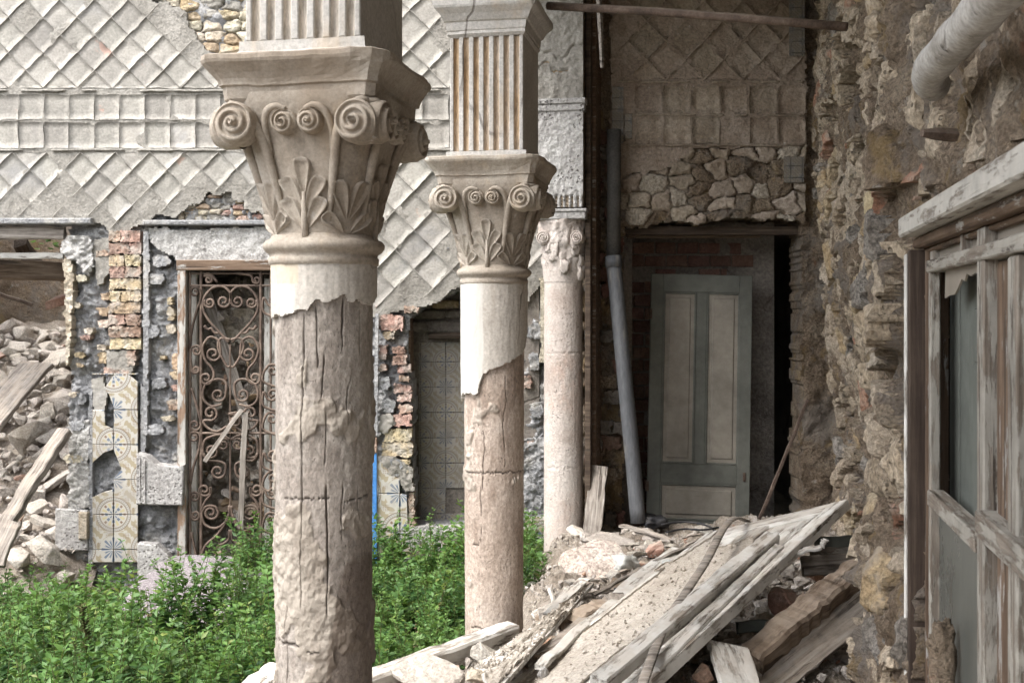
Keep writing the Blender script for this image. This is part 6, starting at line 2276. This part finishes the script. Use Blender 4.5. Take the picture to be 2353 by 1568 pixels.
S_("board", "sawn pale board end standing up in front of the fallen door", "board", G(1668, 1478, .92), P(1712, 1640, 3.95), .15, .03, wood_white, seed=48, n=8, up=(.15, -1, .5))
S_("board", "weathered board leaning upright behind the marble column", "board", P(1376, 1068, 8.25), P(1358, 1240, 8.1), .13, .03, wood_grey, seed=49, n=10, chew=1.5, up=(-.2, -1, .1))
S_("iron_bar", "thin rusty bar leaning from the debris to the rough wall", "bar", P(1856, 915, 7.95), G(1744, 1192, .74), .022, .022, iron, seed=50, up=(0, -1, .1))
S_("lath", "pale lath bent over the fallen door's stile", "lath", G(1800, 1284, 1.10), G(1888, 1256, 1.16), .03, .012, wood_white, seed=51)
S_("lath", "short snapped lath tip pointing up at the fallen door", "lath", G(1888, 1256, 1.16), G(1898, 1238, 1.19), .022, .012, wood_white, seed=52)
for k, (a, b) in enumerate((((1560, 1238, .70), (1620, 1226, .70)), ((1400, 1400, .70), (1450, 1386, .70)), ((1330, 1455, .72), (1385, 1470, .72)), ((1440, 1345, .70), (1500, 1318, .70)), ((1630, 1230, .72), (1560, 1262, .72)), ((1395, 1325, .68), (1475, 1300, .7)))):
    S_("splinter", "thin wood splinter strewn on the loggia debris", "splinter", G(*a), G(*b), .018, .01, wood_grey, seed=60 + k, group="splinters on the debris")
S_("board", "broad pale board lying between the fallen door and the plastic bag", "board", G(1560, 1262, .82), G(1395, 1392, .76), .09, .022, wood_white, seed=71, n=12)
S_("board", "pale board lying under the long thin lath", "board", G(1470, 1330, .75), G(1300, 1462, .76), .07, .022, wood_grey, seed=72, n=12)
S_("board", "white painted strip leaning on the splintered timber", "board", G(1420, 1376, .80), G(1240, 1530, .80), .045, .02, wood_white, seed=73, n=12)
S_("board", "short pale board by the marble column's foot", "board", G(1345, 1330, .70), G(1262, 1412, .68), .06, .02, wood_white, seed=74, n=8)
rt = random.Random(99)
for k in range(34):      # loose laths, slats and broken boards through the heap
    px, py = rt.uniform(1180, 1640), rt.uniform(1215, 1540)
    c = G(px, py, .70)
    if c[0] < arc_x(c[1]) + .1: continue
    a = rt.gauss(.75, .5)
    L = rt.uniform(.18, .6)
    d = np.array((math.sin(a), math.cos(a), rt.uniform(-.1, .28)))
    w = rt.choice([.015, .02, .03, .05, .08])
    c[2] = float(heap_z(np.array(c[0]), np.array(c[1]))) + .03
    S_("lath" if w < .04 else "board", f"{'long' if L > .4 else 'short'} {'thin lath' if w < .04 else 'broken board'} strewn {'before the doorway' if c[1] > 6.9 else 'beside the fallen door' if c[0] > .35 else 'near the cupboard door'}", "lath" if w < .04 else "board",
       c - d * L / 2, c + d * L / 2, w, rt.choice([.01, .016, .02]), rt.choice([wood_grey, wood_grey, wood_rot, wood_white]), roll=rt.uniform(-.6, .6), seed=200 + k, group="loose wood in the debris", chew=.8)
bl = spline([G(1716, 1196, 1.10), G(1690, 1189, 1.16), G(1662, 1212, 1.17), G(1624, 1284, 1.13), G(1575, 1360, 1.08), G(1526, 1436, 1.02), G(1474, 1572, .95)], 5)
top("bent_lath", MB().tube(bl, .019, 8, True, .35).mesh("bent_lath", wood_grey, True), "grey strip of wood bent over the top of the fallen door", "lath")

# fallen panelled door
fd = thing("fallen_door", "dusty white panelled door fallen aslant across the debris", "door", (0, 0, 0))
TR, BR = Vector(G(1942, 1163, 1.25)), Vector(G(1500, 1572, .90))
ax = (TR - BR).normalized()
cr = Vector((.52, -.77, .24))
cr = (cr - ax * cr.dot(ax)).normalized()
nz = cr.cross(ax).normalized()          # up out of the door's face
FW, FH = .80, (TR - BR).length + .05
# local: x across (left edge to right stile), z along toward the top, -y out of the face
Mf = Matrix((cr, -nz, ax)).transposed().to_4x4()
fd.matrix_world = Matrix.Translation(BR - cr * FW) @ Mf
panel_door(fd, FW, FH, [(.10, .34, 1.02, FH - .14), (.42, .70, 1.02, FH - .14), (.10, .70, .30, .90)], .09, wood_white, wood_white, .045)


def fdm(u, v, h):
    q = np.stack([u, -h, v], -1)
    R3 = np.array(Mf.to_3x3())
    return q @ R3.T + np.array(BR - cr * FW)


dm = lambda u, v: (.6 * fbm(u * 3, v * 2, 0, 2, 33) + .7 - 1.5 * smooth(.40, .62, u) - .8 * smooth(1.35, 1.8, v) - .9 * smooth(.12, .05, u)) > .1
V, F, _ = plate(.0, FW, -.1, FH, 90, 210, dm, lambda u, v: .0245 + .0025 * fbm(u * 9, v * 9, 0, 4, 5) + .004 * np.abs(fbm(u * 40, v * 40, 0, 2, 6)), fdm, -.008)
top("sand", mesh("sand", V, F, True, dust_m), "layer of dust and crumbs lying on the fallen door", "dust", kind="stuff")


def on_door(rn):
    u, v = rn.uniform(.03, .62), rn.uniform(-.05, FH - .1)
    if not dm(np.array(u), np.array(v)): return None
    return fdm(np.array(u), np.array(v), .03)


pebbles("gravel", "plaster crumbs scattered on the fallen door", 700, on_door, .006, .03, dust_m, 8)

# narrow cupboard door
cd = thing("cupboard_door", "narrow broken cupboard door half filled with dust lying on the debris", "door", G(1210, 1480, .7))
cpt = [G(1364, 1332, .80), G(1090, 1522, .79), G(1140, 1580, .86)]


def cboard(name, p0, p1, w, t, seed):
    o = stick(name, None, None, p0, p1, w, t, wood_white, seed=seed, n=14, warp=.001, chew=.1)
    M = o.matrix_world.copy()
    o.parent = cd
    o.matrix_parent_inverse = Matrix.Translation(-OFF[cd.name])
    o.matrix_world = M


cboard("stile", cpt[0], cpt[1], .05, .035, 1)
cboard("stile", cpt[0] + np.array((.01, -.01, .015)), cpt[2], .06, .045, 2)
cboard("mullion", (cpt[0] * .75 + cpt[2] * .25) * .5 + (cpt[0] * .7 + cpt[1] * .3) * .5, (cpt[1] * .45 + cpt[2] * .55), .025, .03, 3)
tri = [Vector(p) for p in cpt]
up_ = Vector((0, -.1, 1))
V = [p - up_ * .012 for p in tri] + [p - up_ * .03 for p in tri]
wpart("panel", mesh("panel", [tuple(v) for v in V], [(0, 1, 2), (5, 4, 3), (0, 3, 4, 1), (1, 4, 5, 2), (2, 5, 3, 0)], False, wood_white), cd)


def on_cup(rn):
    a, b = sorted((rn.random(), rn.random()))
    p = cpt[0] * a + cpt[1] * (b - a) + cpt[2] * (1 - b)
    return p + np.array((0, 0, -.004))


pebbles("gravel", "dust and crumbs lying in the cupboard door", 420, on_cup, .008, .032, dust_m, 9)
V, F, _ = plate(0, 1, 0, 1, 50, 50, lambda u, v: fbm(u * 5, v * 6, 0, 3, 15) + .35 - abs(u - .5) > -.1, lambda u, v: .012 * fbm(u * 8, v * 8, 0, 3, 2) + .006 * fbm(u * 30, v * 30, 0, 2, 2),
                lambda u, v, h: (cpt[0] * .9 + (cpt[1] + cpt[2]) * .05)[None, None] * (1 - v)[..., None] + (cpt[1][None, None] * (1 - u)[..., None] + cpt[2][None, None] * u[..., None]) * v[..., None] + np.stack([0 * h, 0 * h, h - .006], -1), .01)
top("sand", mesh("sand", V, F, True, dust_m), "thin layer of dust inside the cupboard door", "dust", kind="stuff")

# ------------------------------------------------------------------ weeds in the courtyard
rwd = np.random.default_rng(5)


def leaf_batch(C, D, U, L, W):
    """folded leaf blades: base C, direction D, up U, length L, half width W"""
    D = D / np.linalg.norm(D, axis=1, keepdims=True)
    S = np.cross(D, U)
    S = S / (np.linalg.norm(S, axis=1, keepdims=True) + 1e-9)
    N = np.cross(S, D)
    L, W = L[:, None], W[:, None]
    b = C
    l = C + D * L * .42 + S * W + N * W * .35
    r = C + D * L * .42 - S * W + N * W * .35
    m = C + D * L * .45
    t = C + D * L - N * L * .12
    V = np.stack([b, l, t, r, m], 1).reshape(-1, 3)
    k = np.arange(len(C))[:, None] * 5
    F = np.concatenate([k + [0, 4, 1], k + [1, 4, 2], k + [2, 4, 3], k + [3, 4, 0]])
    return V, F


def stems(bases, H, spread, lsize, dens=1.0):
    """returns leaf and stem geometry for upright branching herbs"""
    C, D, U, L, W, T_ = [], [], [], [], [], []
    SV, SF = [], []
    for (bx, by, bz), h in zip(bases, H):
        lean = rwd.normal(0, spread, 2)
        bend = rwd.normal(0, spread * .7, 2)
        n = max(5, int(h / .021 * dens))
        t = (np.arange(n) + rwd.random(n) * .6) / n
        x = bx + (lean[0] * t + bend[0] * t * t) * h
        y = by + (lean[1] * t + bend[1] * t * t) * h
        z = bz + t * h
        sz = lsize * rwd.choice([.6, .8, 1.0, 1.35]) * (1.05 - .62 * t) * (.55 + .45 * np.clip(t * 4, 0, 1))
        m = 3
        for k in range(m):
            a = rwd.random(n) * 6.283
            el = .15 + .5 * t + rwd.normal(0, .25, n)
            reach = (1 - t) * .06 * (k > 0) * rwd.random(n)
            d = np.stack([np.cos(a), np.sin(a), el], -1)
            C.append(np.stack([x, y, z], -1) + d * reach[:, None])
            D.append(d)
            U.append(np.tile([0, 0, 1.0], (n, 1)) + rwd.normal(0, .35, (n, 3)))
            s = sz * rwd.uniform(.6, 1.2, n)
            L.append(s)
            T_.append(smooth(.55, 1.0, t))
            W.append(s * rwd.uniform(.2, .3, n))
        k0 = len(SV)
        ts = np.linspace(0, 1, 5)
        for i, tt in enumerate(ts):
            cx, cy, cz = bx + (lean[0] * tt + bend[0] * tt * tt) * h, by + (lean[1] * tt + bend[1] * tt * tt) * h, bz + tt * h
            rr_ = .0035 * (1.1 - .7 * tt)
            for q in range(3):
                SV.append((cx + rr_ * math.cos(q * 2.094), cy + rr_ * math.sin(q * 2.094), cz))
        for i in range(4):
            for q in range(3):
                q2 = (q + 1) % 3
                SF.append((k0 + i * 3 + q, k0 + i * 3 + q2, k0 + i * 3 + 3 + q2, k0 + i * 3 + 3 + q))
    V, F = leaf_batch(np.concatenate(C), np.concatenate(D), np.concatenate(U), np.concatenate(L), np.concatenate(W))
    TIP = np.repeat(np.concatenate(T_), 5)
    return V, F, np.array(SV), np.array(SF), TIP


def yard_h(X, Y):
    return float(.05 * fbm(np.array(X) * 1.2, np.array(Y) * 1.2, 0, 4, 5))


B_, H_ = [], []
tries = 0
while len(B_) < 1900 and tries < 60000:
    tries += 1
    Y = rwd.uniform(4.3, 8.82)
    X = rwd.uniform(-4.3, .2)
    if X > arc_x(Y) - .12 or X / Y * FPX + CX < -70: continue
    px = CX + X / Y * FPX
    d = float(fbm(np.array(X * 1.6), np.array(Y * 1.6), 0, 3, 91))
    if Y > 6.95 and 285 < px < 535 and rwd.random() < .95: continue       # bare concrete slab
    if Y > 8.2 and px < 240 and rwd.random() < .75: continue
    if d < -.35 and rwd.random() < .5: continue
    h = (.32 + .3 * d + .24 * rwd.random() ** 2) * (1.0 if Y < 7.6 else .86)
    if px < 330 and Y > 7.0: h *= .95
    B_.append((X, Y, yard_h(X, Y) - .01))
    H_.append(max(.14, h))
V, F, SV, SF, TP = stems(B_, H_, .17, .085, .85)
wme = mesh("weeds", V, F, True, leaf_m)
grade(wme, "tip", TP)
ws = top("weeds", wme, "dense mass of small-leaved green weeds covering the courtyard", "weeds", kind="stuff")
so = obj("stems", mesh("stems", SV - np.array(ws.location), SF, False, stem_m), parent=ws)
so["kind"] = "stuff"


def weed(px, py, h, top_h, nst, label, lsize=.05, spread=.12, mat=leaf_m, group=None, name="weed_plant"):
    p = G(px, py, top_h)
    X, Y = p[0], p[1]
    z0 = max(0.0, yard_h(X, Y))
    bs = [(X + rwd.normal(0, .03), Y + rwd.normal(0, .03), z0 - .01) for _ in range(nst)]
    V, F, SV, SF, TP = stems(bs, [(top_h - z0) * rwd.uniform(.8, 1.05) for _ in range(nst)], spread, lsize)
    t = thing(name, label, "plant", (X, Y, z0), 0, group)
    fme = mesh("foliage", V, F, True, mat)
    grade(fme, "tip", TP)
    wpart("foliage", fme, t)
    wpart("stem", mesh("stem", SV, SF, False, stem_m), t)
    return t


weed(600, 1180, 0, .66, 5, "tall leafy weed climbing against the iron gate", .06, .14)
for i in range(46):
    px = rwd.choice([rwd.uniform(0, 640), rwd.uniform(0, 640), rwd.uniform(860, 1060)])
    py = rwd.uniform(1262, 1460)
    if 260 < px < 560 and py < 1420: py = rwd.uniform(1425, 1500)
    hh_ = float(rwd.uniform(.40, .64))
    weed(px, py, 0, hh_, int(rwd.integers(2, 5)), f"{'tall' if hh_ > .52 else 'short'} upright weed rising {'between the cement and pinkish columns' if px > 700 else 'before the iron gate' if px > 380 else 'before the patterned tile strip' if px > 180 else 'before the collapsed room'}", .075, .11, group="upright weeds")
for i, (px, py) in enumerate(((60, 1500), (150, 1540), (330, 1500), (440, 1530), (560, 1510), (900, 1520), (980, 1480), (250, 1400))):
    weed(px, py, 0, .40 + .03 * (i % 4), 5, f"broad-leaved pale green weed {'between the cement and pinkish columns' if px > 700 else 'low in the green mass of the courtyard'}", .12, .22, leaf_b, "broad-leaved weeds")
for i in range(14):
    px, py = float(rwd.choice([rwd.uniform(10, 620), rwd.uniform(870, 1050)])), float(rwd.uniform(1290, 1500))
    weed(px, py, 0, float(rwd.uniform(.45, .62)), 1, f"dry brown stalk {'between the cement and pinkish columns' if px > 700 else 'before the iron gate' if px > 380 else 'standing among the weeds before the rubble and tiles'}", .028, .1, dry_m, "dry stalks among the weeds", "dry_stalk")
weed(1212, 1330, 0, .42, 4, "small green weed between the pinkish and marble columns", .045, .14)
weed(1008, 1300, 0, .55, 3, "yellowing weed stem among the green ones behind the pinkish column", .06, .1, leaf_y)
# dark seed-headed plant with yellow leaves
sp = G(185, 1392, .74)
z0 = yard_h(sp[0], sp[1])
sdp = thing("seed_plant", "dark upright seed-headed weed with yellow lower leaves", "plant", (sp[0], sp[1], z0))
pts = [sp * (1 - t) + np.array((sp[0] + .05, sp[1], z0)) * t + np.array((.015 * math.sin(t * 7), 0, 0)) for t in np.linspace(0, 1, 9)]
wpart("stem", MB().tube(pts, .006, 6).mesh("stem", stem_m, True), sdp)
C, D = [], []
for t in np.linspace(0, .62, 260):
    c = sp * (1 - t) + np.array((sp[0] + .05, sp[1], z0)) * t + np.array((.015 * math.sin(t * 7), 0, 0))
    a = rwd.random() * 6.28
    C.append(c + np.array((math.cos(a), math.sin(a), .2)) * rwd.random() * (.008 + .03 * t))
    D.append((math.cos(a), math.sin(a), .6))
C, D = np.array(C), np.array(D)
V, F = leaf_batch(C, D, np.tile([0, 0, 1.], (260, 1)), rwd.uniform(.02, .04, 260), rwd.uniform(.006, .012, 260))
wpart("seed_head", mesh("seed_head", V, F, False, seed_m), sdp)
n = 20
a = rwd.random(n) * 6.28
t = rwd.uniform(.35, .85, n)
C = np.stack([sp[0] + .05 * t, sp[1] + 0 * t, sp[2] * (1 - t) + z0 * t], -1)
V, F = leaf_batch(C, np.stack([np.cos(a), np.sin(a), rwd.uniform(-.3, .3, n)], -1), np.tile([0, 0, 1.], (n, 1)), rwd.uniform(.09, .15, n), rwd.uniform(.014, .022, n))
wpart("foliage", mesh("foliage", V, F, True, leaf_y), sdp)

# tilted slab of pebbly concrete in the weeds
V, F, _ = plate(0, 1, 0, 1, 40, 30, lambda u, v: (np.abs(u - .5) + .4 * np.abs(v - .5) ** 1.5 + .05 * fbm(u * 5, v * 5, 0, 3, 2)) < .52, lambda u, v: .02 + .01 * fbm(u * 4, v * 4, 0, 3, 3) - .10 * (u - .35) ** 2,
                lambda u, v, h: np.stack([-2.72 + u * .95, 7.4 + v * 1.3 + .1 * u, .12 + .17 * v + h], -1), .12)
top("concrete_slab", mesh("concrete_slab", V, F, True, terrazzo), "fallen slab of purplish pebbly concrete in the weeds before the gate", "slab")
